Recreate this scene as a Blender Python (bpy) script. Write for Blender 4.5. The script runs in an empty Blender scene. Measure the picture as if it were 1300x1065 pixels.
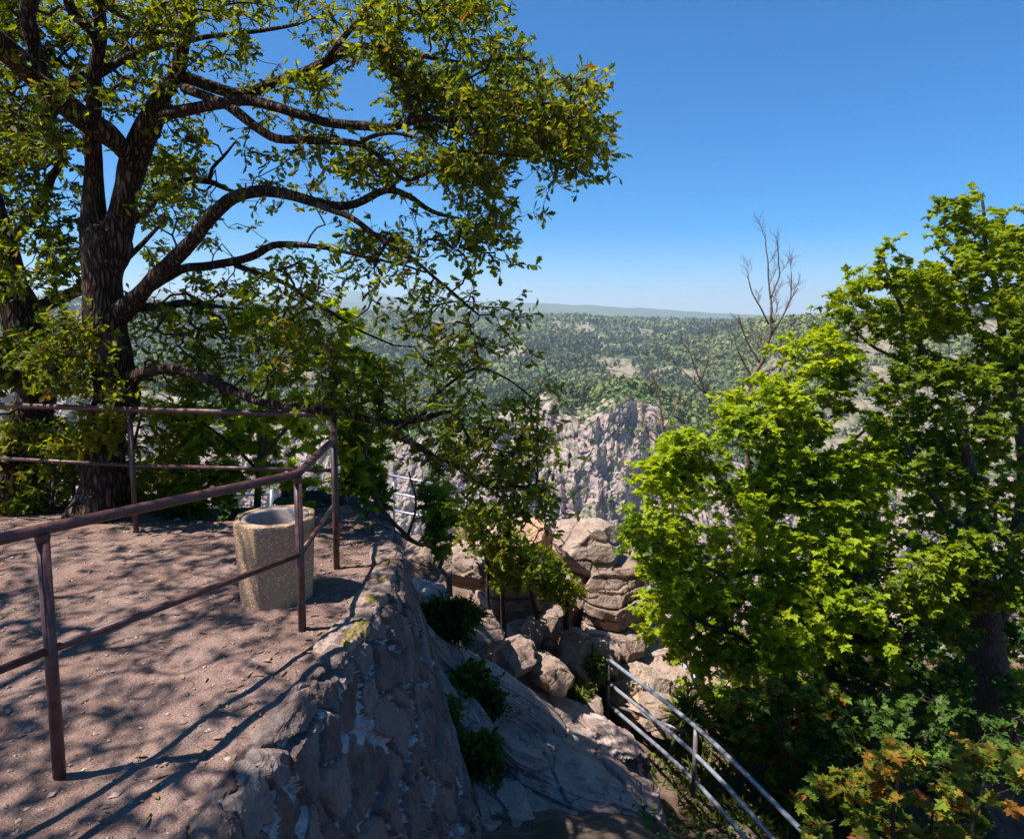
import bpy, math, random
import numpy as np
from mathutils import Vector, Matrix

rnd = random.Random(7)
R = np.random.default_rng(11)
scene = bpy.context.scene
COL = scene.collection

# ------------------------------------------------------------------ camera
F = 860.0
CXP, CYP = 650.0, 487.0
TH = math.radians(5.8)
ST, CT = math.sin(TH), math.cos(TH)
H = 1.76
EL = math.radians(61.5)
AZ = np.array([.95, .31]); AZ = AZ / np.linalg.norm(AZ)
W0, H0 = 1300.0, 1065.0

cd = bpy.data.cameras.new("camera")
cam = bpy.data.objects.new("camera", cd)
COL.objects.link(cam)
cam.location = (0, 0, H)
cam.rotation_euler = (math.pi / 2 - TH, 0, 0)
cd.sensor_width = 36.0
cd.lens = 36.0 * F / W0
cd.shift_y = -(H0 / 2 - CYP) / W0
cd.clip_start = 0.05
cd.clip_end = 60000
scene.camera = cam


def at(px, py, Y):
    """point seen at photo pixel (px, py) lying at world depth Y"""
    a = (px - CXP) / F
    b = (py - CYP) / F
    t = Y / (CT - b * ST)
    return np.array([a * t, Y, H + t * (-ST - b * CT)])


def ground_at(px, py, z=0.0):
    a = (px - CXP) / F
    b = (py - CYP) / F
    t = (z - H) / (-ST - b * CT)
    return np.array([a * t, t * (CT - b * ST), z])


def proj(P):
    P = np.asarray(P, float)
    z = P[..., 2] - H
    dep = P[..., 1] * CT - z * ST
    up = P[..., 1] * ST + z * CT
    dd = np.where(dep < 0.05, 0.05, dep)
    return CXP + F * P[..., 0] / dd, CYP - F * up / dd, dep


# ------------------------------------------------------------------ noise
def _hash(x, y, z, seed):
    n = (x * 374761393 + y * 668265263 + z * 2246822519 + seed * 3266489917) & 0xffffffff
    n = ((n ^ (n >> 13)) * 1274126177) & 0xffffffff
    n = ((n ^ (n >> 15)) * 2654435761) & 0xffffffff
    return ((n ^ (n >> 16)) & 0xffffff) / 16777215.0


def vnoise(P, seed=0):
    P = np.asarray(P, float)
    i = np.floor(P).astype(np.int64)
    f = P - i
    u = f * f * f * (f * (f * 6 - 15) + 10)
    x, y, z = i[..., 0], i[..., 1], i[..., 2]
    ux, uy, uz = u[..., 0], u[..., 1], u[..., 2]
    c = {}
    for dx in (0, 1):
        for dy in (0, 1):
            for dz in (0, 1):
                c[dx, dy, dz] = _hash(x + dx, y + dy, z + dz, seed)
    a00 = c[0, 0, 0] * (1 - ux) + c[1, 0, 0] * ux
    a10 = c[0, 1, 0] * (1 - ux) + c[1, 1, 0] * ux
    a01 = c[0, 0, 1] * (1 - ux) + c[1, 0, 1] * ux
    a11 = c[0, 1, 1] * (1 - ux) + c[1, 1, 1] * ux
    b0 = a00 * (1 - uy) + a10 * uy
    b1 = a01 * (1 - uy) + a11 * uy
    return (b0 * (1 - uz) + b1 * uz) * 2 - 1


def fbm(P, octv=4, seed=0, gain=0.5, lac=2.03):
    P = np.asarray(P, float)
    s = np.zeros(P.shape[:-1])
    a, t = 1.0, 0.0
    for k in range(octv):
        s += a * vnoise(P, seed + 17 * k)
        t += a
        a *= gain
        P = P * lac + 3.17
    return s / t


def ridged(P, octv=4, seed=0, gain=0.5, lac=2.1):
    P = np.asarray(P, float)
    s = np.zeros(P.shape[:-1])
    a, t = 1.0, 0.0
    for k in range(octv):
        s += a * (1 - np.abs(vnoise(P, seed + 17 * k)) * 2)
        t += a
        a *= gain
        P = P * lac + 1.7
    return s / t


def voro(P, seed=0, jit=0.9):
    """F1, F2, cell id value"""
    P = np.asarray(P, float)
    i = np.floor(P).astype(np.int64)
    f1 = np.full(P.shape[:-1], 9.0)
    f2 = np.full(P.shape[:-1], 9.0)
    cid = np.zeros(P.shape[:-1])
    for dx in (-1, 0, 1):
        for dy in (-1, 0, 1):
            for dz in (-1, 0, 1):
                x, y, z = i[..., 0] + dx, i[..., 1] + dy, i[..., 2] + dz
                q = np.stack([x + .5 + jit * (_hash(x, y, z, seed) - .5),
                              y + .5 + jit * (_hash(x, y, z, seed + 5) - .5),
                              z + .5 + jit * (_hash(x, y, z, seed + 9) - .5)], -1)
                d = np.sqrt(((q - P) ** 2).sum(-1))
                h = _hash(x, y, z, seed + 23)
                near = d < f1
                f2 = np.where(near, f1, np.minimum(f2, d))
                cid = np.where(near, h, cid)
                f1 = np.where(near, d, f1)
    return f1, f2, cid


def sstep(a, b, x):
    t = np.clip((x - a) / (b - a), 0, 1)
    return t * t * (3 - 2 * t)


def v3(x, y, z):
    return np.stack(np.broadcast_arrays(np.asarray(x, float), np.asarray(y, float), np.asarray(z, float)), -1)


# ------------------------------------------------------------------ mesh helpers
class Acc:
    def __init__(self):
        self.v, self.f, self.n, self.a = [], [], 0, []

    def add(self, V, Fs, attr=None, mat=0):
        V = np.asarray(V, float).reshape(-1, 3)
        for Fa in Fs:
            self.f.append((np.asarray(Fa, np.int64) + self.n, mat))
        self.v.append(V)
        self.a.append(np.full(len(V), 0.5) if attr is None else np.broadcast_to(np.asarray(attr, float), (len(V),)))
        self.n += len(V)

    def build(self, name, mats, parent=None, smooth=True, attr_name='tint'):
        V = np.concatenate(self.v)
        me = bpy.data.meshes.new(name)
        me.vertices.add(len(V))
        me.vertices.foreach_set('co', V.astype(np.float32).ravel())
        loops = np.concatenate([f.ravel() for f, m in self.f])
        tot = np.concatenate([np.full(len(f), f.shape[1]) for f, m in self.f])
        mi = np.concatenate([np.full(len(f), m) for f, m in self.f])
        st = np.concatenate([[0], np.cumsum(tot)[:-1]])
        me.loops.add(len(loops))
        me.loops.foreach_set('vertex_index', loops.astype(np.int32))
        me.polygons.add(len(tot))
        me.polygons.foreach_set('loop_start', st.astype(np.int32))
        me.polygons.foreach_set('loop_total', tot.astype(np.int32))
        me.polygons.foreach_set('material_index', mi.astype(np.int32))
        me.polygons.foreach_set('use_smooth', np.full(len(tot), bool(smooth)))
        at_ = me.attributes.new(attr_name, 'FLOAT', 'POINT')
        at_.data.foreach_set('value', np.concatenate(self.a).astype(np.float32))
        if not isinstance(mats, (list, tuple)):
            mats = [mats]
        for m in mats:
            me.materials.append(m)
        me.update(calc_edges=True)
        me.validate()
        o = bpy.data.objects.new(name, me)
        COL.objects.link(o)
        if parent is not None:
            o.parent = parent
        return o


def tag(o, label=None, cat=None, group=None, kind=None):
    if label: o['label'] = label
    if cat: o['category'] = cat
    if group: o['group'] = group
    if kind: o['kind'] = kind
    return o


def thing(name, label, cat, loc=(0, 0, 0), group=None):
    """an Empty at the base; children keep world coordinates through the inverse"""
    o = bpy.data.objects.new(name, None)
    COL.objects.link(o)
    o.location = loc
    o.empty_display_size = 0.2
    return tag(o, label, cat, group)


def adopt(child, root):
    """parent a mesh that was built in world coordinates to root"""
    child.parent = root
    L = Vector(root.location)
    n = len(child.data.vertices)
    co = np.empty(n * 3, np.float32)
    child.data.vertices.foreach_get('co', co)
    co = co.reshape(-1, 3) - np.array(L, np.float32)
    child.data.vertices.foreach_set('co', co.ravel())
    child.data.update()
    return child


def frames(P):
    P = np.asarray(P, float)
    T = np.gradient(P, axis=0)
    T /= np.linalg.norm(T, axis=1)[:, None] + 1e-9
    u = np.cross(T[0], [0.31, 0.17, 0.9])
    if np.linalg.norm(u) < 1e-3:
        u = np.cross(T[0], [1, 0, 0])
    u /= np.linalg.norm(u)
    U = [u]
    for k in range(1, len(P)):
        u = U[-1] - T[k] * np.dot(U[-1], T[k])
        u /= np.linalg.norm(u) + 1e-9
        U.append(u)
    U = np.array(U)
    return T, U, np.cross(T, U)


def tube(acc, P, r, sides=8, attr=None, cap=True, mat=0, bumpf=None):
    P = np.asarray(P, float)
    n = len(P)
    r = np.broadcast_to(np.asarray(r, float), (n,))
    T, U, V = frames(P)
    th = np.arange(sides) * 2 * math.pi / sides
    cs, sn = np.cos(th), np.sin(th)
    ring = U[:, None, :] * cs[None, :, None] + V[:, None, :] * sn[None, :, None]
    rr = r[:, None] * np.ones(sides)[None]
    if bumpf is not None:
        base = P[:, None, :] + ring * rr[..., None]
        rr = rr * (1 + bumpf(base, th[None, :], np.arange(n)[:, None]))
    X = (P[:, None, :] + ring * rr[..., None]).reshape(-1, 3)
    i = np.arange(n - 1)[:, None] * sides
    j = np.arange(sides)[None, :]
    j2 = (j + 1) % sides
    q = np.stack([i + j, i + j2, i + sides + j2, i + sides + j], -1).reshape(-1, 4)
    fs = [q]
    if cap:
        fs.append(np.arange(sides)[None, ::-1])
        fs.append((np.arange(sides) + (n - 1) * sides)[None])
    acc.add(X, fs, attr, mat)


def catmull(P, step):
    P = np.asarray(P, float)
    Q = np.vstack([2 * P[0] - P[1], P, 2 * P[-1] - P[-2]])
    out = []
    for k in range(1, len(Q) - 2):
        p0, p1, p2, p3 = Q[k - 1], Q[k], Q[k + 1], Q[k + 2]
        n = max(2, int(np.linalg.norm((p2 - p1)[:3]) / step))
        t = (np.arange(n) / n)[:, None]
        out.append(0.5 * ((2 * p1) + (-p0 + p2) * t + (2 * p0 - 5 * p1 + 4 * p2 - p3) * t ** 2 + (-p0 + 3 * p1 - 3 * p2 + p3) * t ** 3))
    out.append(Q[-2][None])
    return np.vstack(out)


def grid_faces(nr, nc):
    i = np.arange(nr - 1)[:, None] * nc
    j = np.arange(nc - 1)[None]
    return np.stack([i + j, i + j + 1, i + nc + j + 1, i + nc + j], -1).reshape(-1, 4)


# ------------------------------------------------------------------ materials
def new_mat(name):
    m = bpy.data.materials.new(name)
    m.use_nodes = True
    nt = m.node_tree
    nt.nodes.clear()
    out = nt.nodes.new('ShaderNodeOutputMaterial')
    return m, nt, out


class NT:
    def __init__(self, nt):
        self.nt = nt

    def n(self, typ, props=None, **inp):
        nd = self.nt.nodes.new('ShaderNode' + typ)
        for k, v in (props or {}).items():
            setattr(nd, k, v)
        for k, v in inp.items():
            key = k.replace('_', ' ')
            key = {'i0': 0, 'i1': 1, 'i2': 2, 'A6': 6, 'B7': 7}.get(key, key)
            self.set(nd, key, v)
        return nd

    def set(self, nd, key, v):
        s = nd.inputs[key]
        if isinstance(v, bpy.types.NodeSocket):
            self.nt.links.new(v, s)
        elif isinstance(v, (tuple, list)) and len(v) == 3 and s.type == 'RGBA':
            s.default_value = (*v, 1)
        else:
            s.default_value = v

    def mix(self, fac, a, b, mode='MIX'):
        nd = self.nt.nodes.new('ShaderNodeMix')
        nd.data_type = 'RGBA'
        nd.blend_type = mode
        self.set(nd, 0, fac)
        self.set(nd, 6, a)
        self.set(nd, 7, b)
        return nd.outputs[2]

    def ramp(self, fac, stops):
        nd = self.nt.nodes.new('ShaderNodeValToRGB')
        els = nd.color_ramp.elements
        while len(els) < len(stops):
            els.new(0.5)
        for e, (p, c) in zip(els, stops):
            e.position = p
            e.color = (*c, 1) if len(c) == 3 else c
        self.set(nd, 0, fac)
        return nd.outputs[0]

    def step(self, fac, a, b):
        nd = self.nt.nodes.new('ShaderNodeMapRange')
        nd.interpolation_type = 'SMOOTHSTEP'
        self.set(nd, 0, fac)
        nd.inputs[1].default_value = a
        nd.inputs[2].default_value = b
        return nd.outputs[0]

    def math(self, op, a, b=0.0):
        nd = self.nt.nodes.new('ShaderNodeMath')
        nd.operation = op
        self.set(nd, 0, a)
        self.set(nd, 1, b)
        return nd.outputs[0]

    def noise(self, vec, scale, detail=5, rough=.55, dist=0):
        nd = self.nt.nodes.new('ShaderNodeTexNoise')
        self.set(nd, 'Vector', vec)
        nd.inputs['Scale'].default_value = scale
        nd.inputs['Detail'].default_value = detail
        nd.inputs['Roughness'].default_value = rough
        nd.inputs['Distortion'].default_value = dist
        return nd.outputs[0]

    def voronoi(self, vec, scale, feature='F1', out=0, rnd_=1.0):
        nd = self.nt.nodes.new('ShaderNodeTexVoronoi')
        nd.feature = feature
        self.set(nd, 'Vector', vec)
        nd.inputs['Scale'].default_value = scale
        nd.inputs['Randomness'].default_value = rnd_
        return nd.outputs[out]

    def mapping(self, vec, scale=(1, 1, 1), rot=(0, 0, 0)):
        nd = self.nt.nodes.new('ShaderNodeMapping')
        self.set(nd, 'Vector', vec)
        nd.inputs['Scale'].default_value = scale
        nd.inputs['Rotation'].default_value = rot
        return nd.outputs[0]

    def bump(self, h, strength, dist, normal=None):
        nd = self.nt.nodes.new('ShaderNodeBump')
        self.set(nd, 'Height', h)
        nd.inputs['Strength'].default_value = strength
        nd.inputs['Distance'].default_value = dist
        if normal is not None:
            self.set(nd, 'Normal', normal)
        return nd.outputs[0]

    def geo(self):
        return self.nt.nodes.new('ShaderNodeNewGeometry')

    def attr(self, name='tint'):
        nd = self.nt.nodes.new('ShaderNodeAttribute')
        nd.attribute_name = name
        return nd.outputs['Fac']

    def bsdf(self, out, col, rough=.8, normal=None, spec=.3, metal=0.0):
        nd = self.nt.nodes.new('ShaderNodeBsdfPrincipled')
        self.set(nd, 'Base Color', col)
        self.set(nd, 'Roughness', rough)
        nd.inputs['Specular IOR Level'].default_value = spec
        nd.inputs['Metallic'].default_value = metal
        if normal is not None:
            self.set(nd, 'Normal', normal)
        if out is not None:
            self.nt.links.new(nd.outputs[0], out.inputs[0])
        return nd.outputs[0]


def leaf_mat(name, c_dark, c_mid, c_light, trans=.42, trans_col=None, odd=None):
    m, nt, out = new_mat(name)
    N = NT(nt)
    t = N.attr()
    stops = [(0.0, c_dark), (.5, c_mid), (.93, c_light)]
    if odd is not None:
        stops += [(.95, odd), (1.0, odd)]
    col = N.ramp(t, stops)
    nz = N.noise(N.geo().outputs['Position'], 18, 2)
    col = N.mix(N.step(nz, .3, .7), N.mix(1, col, (.78, .8, .8), 'MULTIPLY'), col)
    p = N.bsdf(None, col, .55, spec=.22)
    tc = N.mix(1.0, col, trans_col or (1.5, 1.35, .5), 'MULTIPLY')
    tr = N.n('BsdfTranslucent')
    N.set(tr, 'Color', tc)
    mx = N.n('MixShader')
    mx.inputs[0].default_value = trans
    nt.links.new(p, mx.inputs[1])
    nt.links.new(tr.outputs[0], mx.inputs[2])
    nt.links.new(mx.outputs[0], out.inputs[0])
    return m


def rock_mat(name, c1, c2, c3, scale=1.0, crack=.5, lichen=(.5, .47, .42), lich_amt=.5, streak=False, bump=1.0, moss=None):
    m, nt, out = new_mat(name)
    N = NT(nt)
    g = N.geo()
    pos = g.outputs['Position']
    if streak:
        pos = N.mapping(pos, (1, 1, .45))
    n1 = N.noise(pos, .9 * scale, 6, .6, .4)
    n2 = N.noise(pos, 4.5 * scale, 7, .65)
    n3 = N.noise(pos, 28 * scale, 5, .7)
    col = N.mix(N.step(n1, .35, .65), c1, c2)
    col = N.mix(N.step(n2, .42, .7), col, c3)
    col = N.mix(N.math('MULTIPLY', N.step(N.noise(pos, 2.2 * scale, 8, .7), .55, .68), lich_amt), col, lichen)
    # grain
    col = N.mix(.55, col, N.ramp(n3, [(.25, (.40, .38, .39)), (.6, (1, 1, 1)), (.8, (1.3, 1.25, 1.2))]), 'MULTIPLY')
    wp = N.mix(.22, pos, N.n('TexNoise', Vector=pos, Scale=2.0 * scale).outputs[1])
    ve = N.voronoi(wp, 1.1 * scale, 'DISTANCE_TO_EDGE')
    m1 = N.step(N.noise(pos, 1.9 * scale, 3), .46, .60)
    cr = N.math('SUBTRACT', 1.0, N.math('MULTIPLY', N.math('SUBTRACT', 1.0, N.step(ve, .0, .022)), m1))
    ve2 = N.voronoi(N.mapping(wp, (1, 1, 2.2)), 3.1 * scale, 'DISTANCE_TO_EDGE')
    m2 = N.step(N.noise(pos, 3.3 * scale, 3), .54, .62)
    cr2 = N.math('SUBTRACT', 1.0, N.math('MULTIPLY', N.math('SUBTRACT', 1.0, N.step(ve2, .0, .035)), m2))
    crk = N.math('MULTIPLY', cr, cr2)
    crf = N.math('MULTIPLY', N.math('SUBTRACT', 1.0, crk), crack * 1.6)
    col = N.mix(crf, col, (.035, .028, .028))
    if moss is not None:
        up = N.n('SeparateXYZ', Vector=g.outputs['Normal']).outputs[2]
        mk = N.math('MULTIPLY', N.step(up, .35, .8), N.step(N.noise(pos, 1.5 * scale, 6, .65), .52, .62))
        col = N.mix(mk, col, moss)
    hh = N.math('ADD', N.math('MULTIPLY', n2, .5), N.math('ADD', N.math('MULTIPLY', n3, .22), N.math('MULTIPLY', crk, .25)))
    nb = N.bump(hh, .9 * bump, .12 / scale)
    N.bsdf(out, col, .88, nb, .25)
    return m


def bark_mat(name, c1, c2, sc=1.0, depth=.03):
    m, nt, out = new_mat(name)
    N = NT(nt)
    pos = N.geo().outputs['Position']
    p = N.mapping(pos, (1, 1, .22))
    wp = N.mix(.1, p, N.n('TexNoise', Vector=p, Scale=9.0).outputs[1])
    ve = N.voronoi(wp, 30 * sc, 'DISTANCE_TO_EDGE')
    n1 = N.noise(p, 55 * sc, 5, .6)
    n2 = N.noise(pos, 3, 4)
    ridge = N.step(ve, .02, .32)
    col = N.mix(ridge, c1, c2)
    col = N.mix(N.step(n1, .35, .75), N.mix(.6, col, c1), col)
    col = N.mix(N.math('MULTIPLY', N.step(n2, .52, .7), .35), col, (.16, .15, .11))
    hh = N.math('ADD', ridge, N.math('MULTIPLY', n1, .5))
    N.bsdf(out, col, .92, N.bump(hh, 1.0, depth), .15)
    return m


M = {}
M['oak_leaf'] = leaf_mat('oak_leaf', (.036, .055, .006), (.115, .165, .008), (.24, .29, .012), .54, (1.9, 1.55, .4), odd=(.16, .085, .03))
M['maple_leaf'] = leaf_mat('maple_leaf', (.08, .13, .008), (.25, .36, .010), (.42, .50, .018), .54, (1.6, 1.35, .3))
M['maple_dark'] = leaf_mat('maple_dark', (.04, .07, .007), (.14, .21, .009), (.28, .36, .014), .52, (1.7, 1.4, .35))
M['maple_orange'] = leaf_mat('maple_orange', (.06, .12, .012), (.20, .26, .02), (.55, .27, .03), .42, (1.3, 1.1, .4), odd=(.35, .10, .03))
M['shrub_leaf'] = leaf_mat('shrub_leaf', (.03, .065, .014), (.06, .12, .018), (.12, .2, .025), .35)
M['yew'] = leaf_mat('yew', (.02, .06, .014), (.04, .10, .02), (.07, .16, .03), .25)
M['oak_bark'] = bark_mat('oak_bark', (.022, .012, .009), (.19, .115, .08), 1.0, .03)
M['twig'] = bark_mat('twig_bark', (.035, .022, .018), (.10, .062, .05), 2.0, .006)
M['maple_bark'] = bark_mat('maple_bark', (.07, .05, .04), (.20, .15, .12), 1.6, .01)
M['dead_wood'] = bark_mat('dead_wood', (.15, .09, .07), (.34, .24, .19), 1.5, .01)
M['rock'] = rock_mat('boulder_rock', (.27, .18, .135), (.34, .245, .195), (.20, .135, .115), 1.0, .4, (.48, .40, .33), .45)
M['rock_warm'] = rock_mat('pale_warm_rock', (.37, .26, .195), (.43, .33, .26), (.26, .18, .14), .8, .35, (.50, .44, .37), .5)  # paler, warmer version of the boulder rock colours
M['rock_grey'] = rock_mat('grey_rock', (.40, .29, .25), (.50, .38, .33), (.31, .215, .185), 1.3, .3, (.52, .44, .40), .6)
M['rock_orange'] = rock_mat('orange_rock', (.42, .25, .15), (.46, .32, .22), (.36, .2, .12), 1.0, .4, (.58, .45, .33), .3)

# dusty pink brown earth
def earth_mat(name, c1, c2, c3, leafy=0.0):
    m, nt, out = new_mat(name)
    N = NT(nt)
    pos = N.geo().outputs['Position']
    n1 = N.noise(pos, 1.3, 6, .6)
    n2 = N.noise(pos, 9, 7, .65)
    n3 = N.noise(pos, 70, 4, .7)
    col = N.mix(N.step(n1, .35, .65), c1, c2)
    col = N.mix(N.math('MULTIPLY', N.step(n2, .45, .68), .6), col, c3)
    v = N.voronoi(pos, 60, 'F1')
    vc = N.voronoi(pos, 60, 'F1', 1)
    peb = N.math('MULTIPLY', N.math('SUBTRACT', 1.0, N.step(v, .22, .34)), N.step(N.n('SeparateXYZ', Vector=vc).outputs[0], .6, .66))
    col = N.mix(N.math('MULTIPLY', peb, .6), col, (.50, .40, .36))
    col = N.mix(.5, col, N.ramp(n3, [(.25, (.55, .52, .52)), (.6, (1, 1, 1)), (.8, (1.2, 1.18, 1.15))]), 'MULTIPLY')
    if leafy:
        col = N.mix(N.math('MULTIPLY', N.step(N.noise(pos, 2.4, 6, .65), .5, .62), leafy), col, (.05, .055, .02))
    hh = N.math('ADD', N.math('MULTIPLY', n2, .5), N.math('ADD', N.math('MULTIPLY', n3, .4), N.math('MULTIPLY', peb, .4)))
    N.bsdf(out, col, .95, N.bump(hh, 1.0, .05), .15)
    return m

M['earth'] = earth_mat('terrace_earth', (.245, .150, .120), (.325, .212, .172), (.140, .082, .066))
M['soil'] = earth_mat('slope_soil', (.16, .10, .07), (.23, .15, .11), (.10, .07, .05), .6)


def simple_mat(name, c1, c2, sc, rough, bumpd=.002, metal=0.0, spec=.4):
    m, nt, out = new_mat(name)
    N = NT(nt)
    pos = N.geo().outputs['Position']
    n = N.noise(pos, sc, 6, .65)
    col = N.mix(N.step(n, .4, .65), c1, c2)
    N.bsdf(out, col, rough, N.bump(n, .5, bumpd), spec, metal)
    return m

M['brown_paint'] = simple_mat('brown_paint', (.050, .020, .018), (.105, .042, .038), 30, .45, .002, 0, .45)
M['steel'] = simple_mat('galvanised_steel', (.34, .36, .42), (.46, .48, .54), 14, .36, .001, .6, .5)
M['moss'] = simple_mat('moss', (.16, .12, .03), (.27, .20, .045), 60, .95, .02)
M['pebble'] = simple_mat('pebble', (.24, .155, .12), (.42, .32, .27), 14, .9, .004)
M['litter'] = simple_mat('leaf_litter', (.16, .09, .05), (.30, .19, .11), 20, .9, .002)
M['grass'] = leaf_mat('grass_blade', (.06, .09, .015), (.13, .17, .025), (.24, .26, .06), .3)

# exposed aggregate concrete
def aggregate():
    m, nt, out = new_mat('aggregate_concrete')
    N = NT(nt)
    tc = N.nt.nodes.new('ShaderNodeTexCoord').outputs['Object']
    v = N.voronoi(tc, 75, 'F1')
    vc = N.voronoi(tc, 75, 'F1', 1)
    n = N.noise(tc, 5, 6, .6)
    sp = N.n('SeparateXYZ', Vector=vc).outputs[0]
    st = N.ramp(sp, [(0, (.25, .135, .075)), (.35, (.50, .31, .18)), (.7, (.38, .225, .13)), (1, (.66, .48, .33))])
    col = N.mix(N.step(v, .35, .55), st, (.33, .205, .125))
    col = N.mix(N.math('MULTIPLY', N.step(n, .5, .68), .35), col, (.42, .33, .12))
    N.bsdf(out, col, .9, N.bump(N.math('SUBTRACT', 1.0, v), .5, .005), .2)
    return m
M['aggregate'] = aggregate()

# masonry: attribute tint = stone (0.1..0.9), >0.95 mortar
def masonry():
    m, nt, out = new_mat('rubble_masonry')
    N = NT(nt)
    pos = N.geo().outputs['Position']
    t = N.attr()
    n2 = N.noise(pos, 7, 7, .65)
    n3 = N.noise(pos, 45, 5, .7)
    col = N.ramp(t, [(0.0, (.14, .092, .08)), (.3, (.27, .185, .155)), (.55, (.37, .285, .25)), (.75, (.20, .135, .12)), (.9, (.31, .22, .18))])
    col = N.mix(N.math('MULTIPLY', N.step(n2, .47, .66), .6), col, (.33, .28, .27))
    col = N.mix(.6, col, N.ramp(n3, [(.28, (.4, .38, .4)), (.6, (1, 1, 1)), (.8, (1.4, 1.35, 1.3))]), 'MULTIPLY')
    col = N.mix(N.step(t, .93, .97), col, N.mix(N.step(t, .96, .985), N.mix(N.step(n3, .3, .6), (.30, .26, .235), (.46, .41, .38)), N.mix(N.step(n3, .3, .6), (.44, .41, .39), (.72, .69, .66))))
    hh = N.math('ADD', N.math('MULTIPLY', n2, .6), N.math('MULTIPLY', n3, .5))
    N.bsdf(out, col, .9, N.bump(hh, 1.0, .08), .2)
    return m
M['masonry'] = masonry()

# ------------------------------------------------------------------ near terrain
EDGE = np.array([(-1.15, -2.0), (-1.08, .5), (-1.05, 1.6), (-1.02, 2.4), (-.95, 3.0), (-.84, 3.6), (-.80, 4.15), (-.82, 4.6),
                 (-.93, 5.2), (-1.15, 5.95), (-1.5, 6.5), (-2.4, 6.9), (-4.5, 7.1), (-7.0, 7.2), (-12., 7.0)])


def edge_x(y):
    e = EDGE[:10]
    return np.interp(y, e[:, 1], e[:, 0])


def gnd(x, y):
    """natural ground right of / beyond the wall"""
    x = np.asarray(x, float); y = np.asarray(y, float)
    path = np.interp(y, [-4, 0.4, 6.0, 7.6, 9.0, 12.6, 13.6, 17, 30, 60], [.0, .0, -2.95, -3.65, -4.1, -4.2, -5.2, -11, -38, -95])
    left = 1.35 * sstep(1.7, -.3, x) * sstep(7.0, 9.2, y) * (1 - .9 * sstep(14.0, 16, y))
    plat = sstep(1.0, -1.0, x) * sstep(12.2, 12.9, y) * (1 - sstep(14.0, 15, y)) * .8
    right = -.10 * np.clip(x - 3, 0, 50) - .02 * np.clip(x - 6, 0, 50) ** 1.5
    rise = -.75 * sstep(.9, 2.2, x) * sstep(2.0, 5, y) * (1 - sstep(7.6, 9.2, y))
    far_l = np.interp(y - 0 * x, [-4, 6.0, 7.5, 9, 14, 30, 60], [-.35, -.35, -1.6, -2.6, -7, -38, -95])
    s = sstep(-.9, -2.2, x)
    z = (path + left + plat + right + rise) * (1 - s) + far_l * s
    n = fbm(v3(x * .9, y * .9, 0), 5, 3) * .22 + fbm(v3(x * 4, y * 4, 2), 3, 8) * .05
    n = n * sstep(.3, 2.5, y)
    return z + n


def build_ground():
    a = Acc()
    xs = np.concatenate([np.linspace(-60, -9, 30), np.linspace(-8.9, 14, 380), np.linspace(14.5, 90, 40)])
    ys = np.concatenate([np.linspace(-30, -2, 15), np.linspace(-1.9, 18, 330), np.linspace(18.5, 62, 50)])
    X, Y = np.meshgrid(xs, ys)
    Z = gnd(X, Y)
    P = np.stack([X, Y, Z], -1)
    fz = ridged(P * [1.2, 1.2, 1.2], 4, 5) * .10
    P[..., 2] += fz * (X > -1.5)
    a.add(P.reshape(-1, 3), [grid_faces(len(ys), len(xs))])
    o = a.build('ground', M['soil'])
    tag(o, kind='structure')


def terr_z(x, y):
    z = fbm(v3(x * .8, y * .8, 0), 4, 21) * .035 + fbm(v3(x * 5, y * 5, 0), 4, 31) * .012 + fbm(v3(x * 22, y * 22, 0), 2, 35) * .004
    z = z - .12 * sstep(5.5, 6.4, y)
    return z


def build_terrace():
    a = Acc()
    ys = np.linspace(-3, 6.9, 420)
    u = np.linspace(0, 1, 420)
    ex = np.interp(ys, np.append(EDGE[:10, 1], [6.5, 6.9]), np.append(EDGE[:10, 0], [-1.5, -2.4])) - .10
    X = ex[:, None] - (u[None, :] ** 1.5) * 9.0
    Y = ys[:, None] + 0 * X
    Z = terr_z(X, Y) - .9 * sstep(6.55, 6.9, Y)
    a.add(np.stack([X, Y, Z], -1).reshape(-1, 3), [grid_faces(420, 420)[:, ::-1]])
    o = a.build('terrace_ground', M['earth'])
    tag(o, kind='structure')


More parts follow.
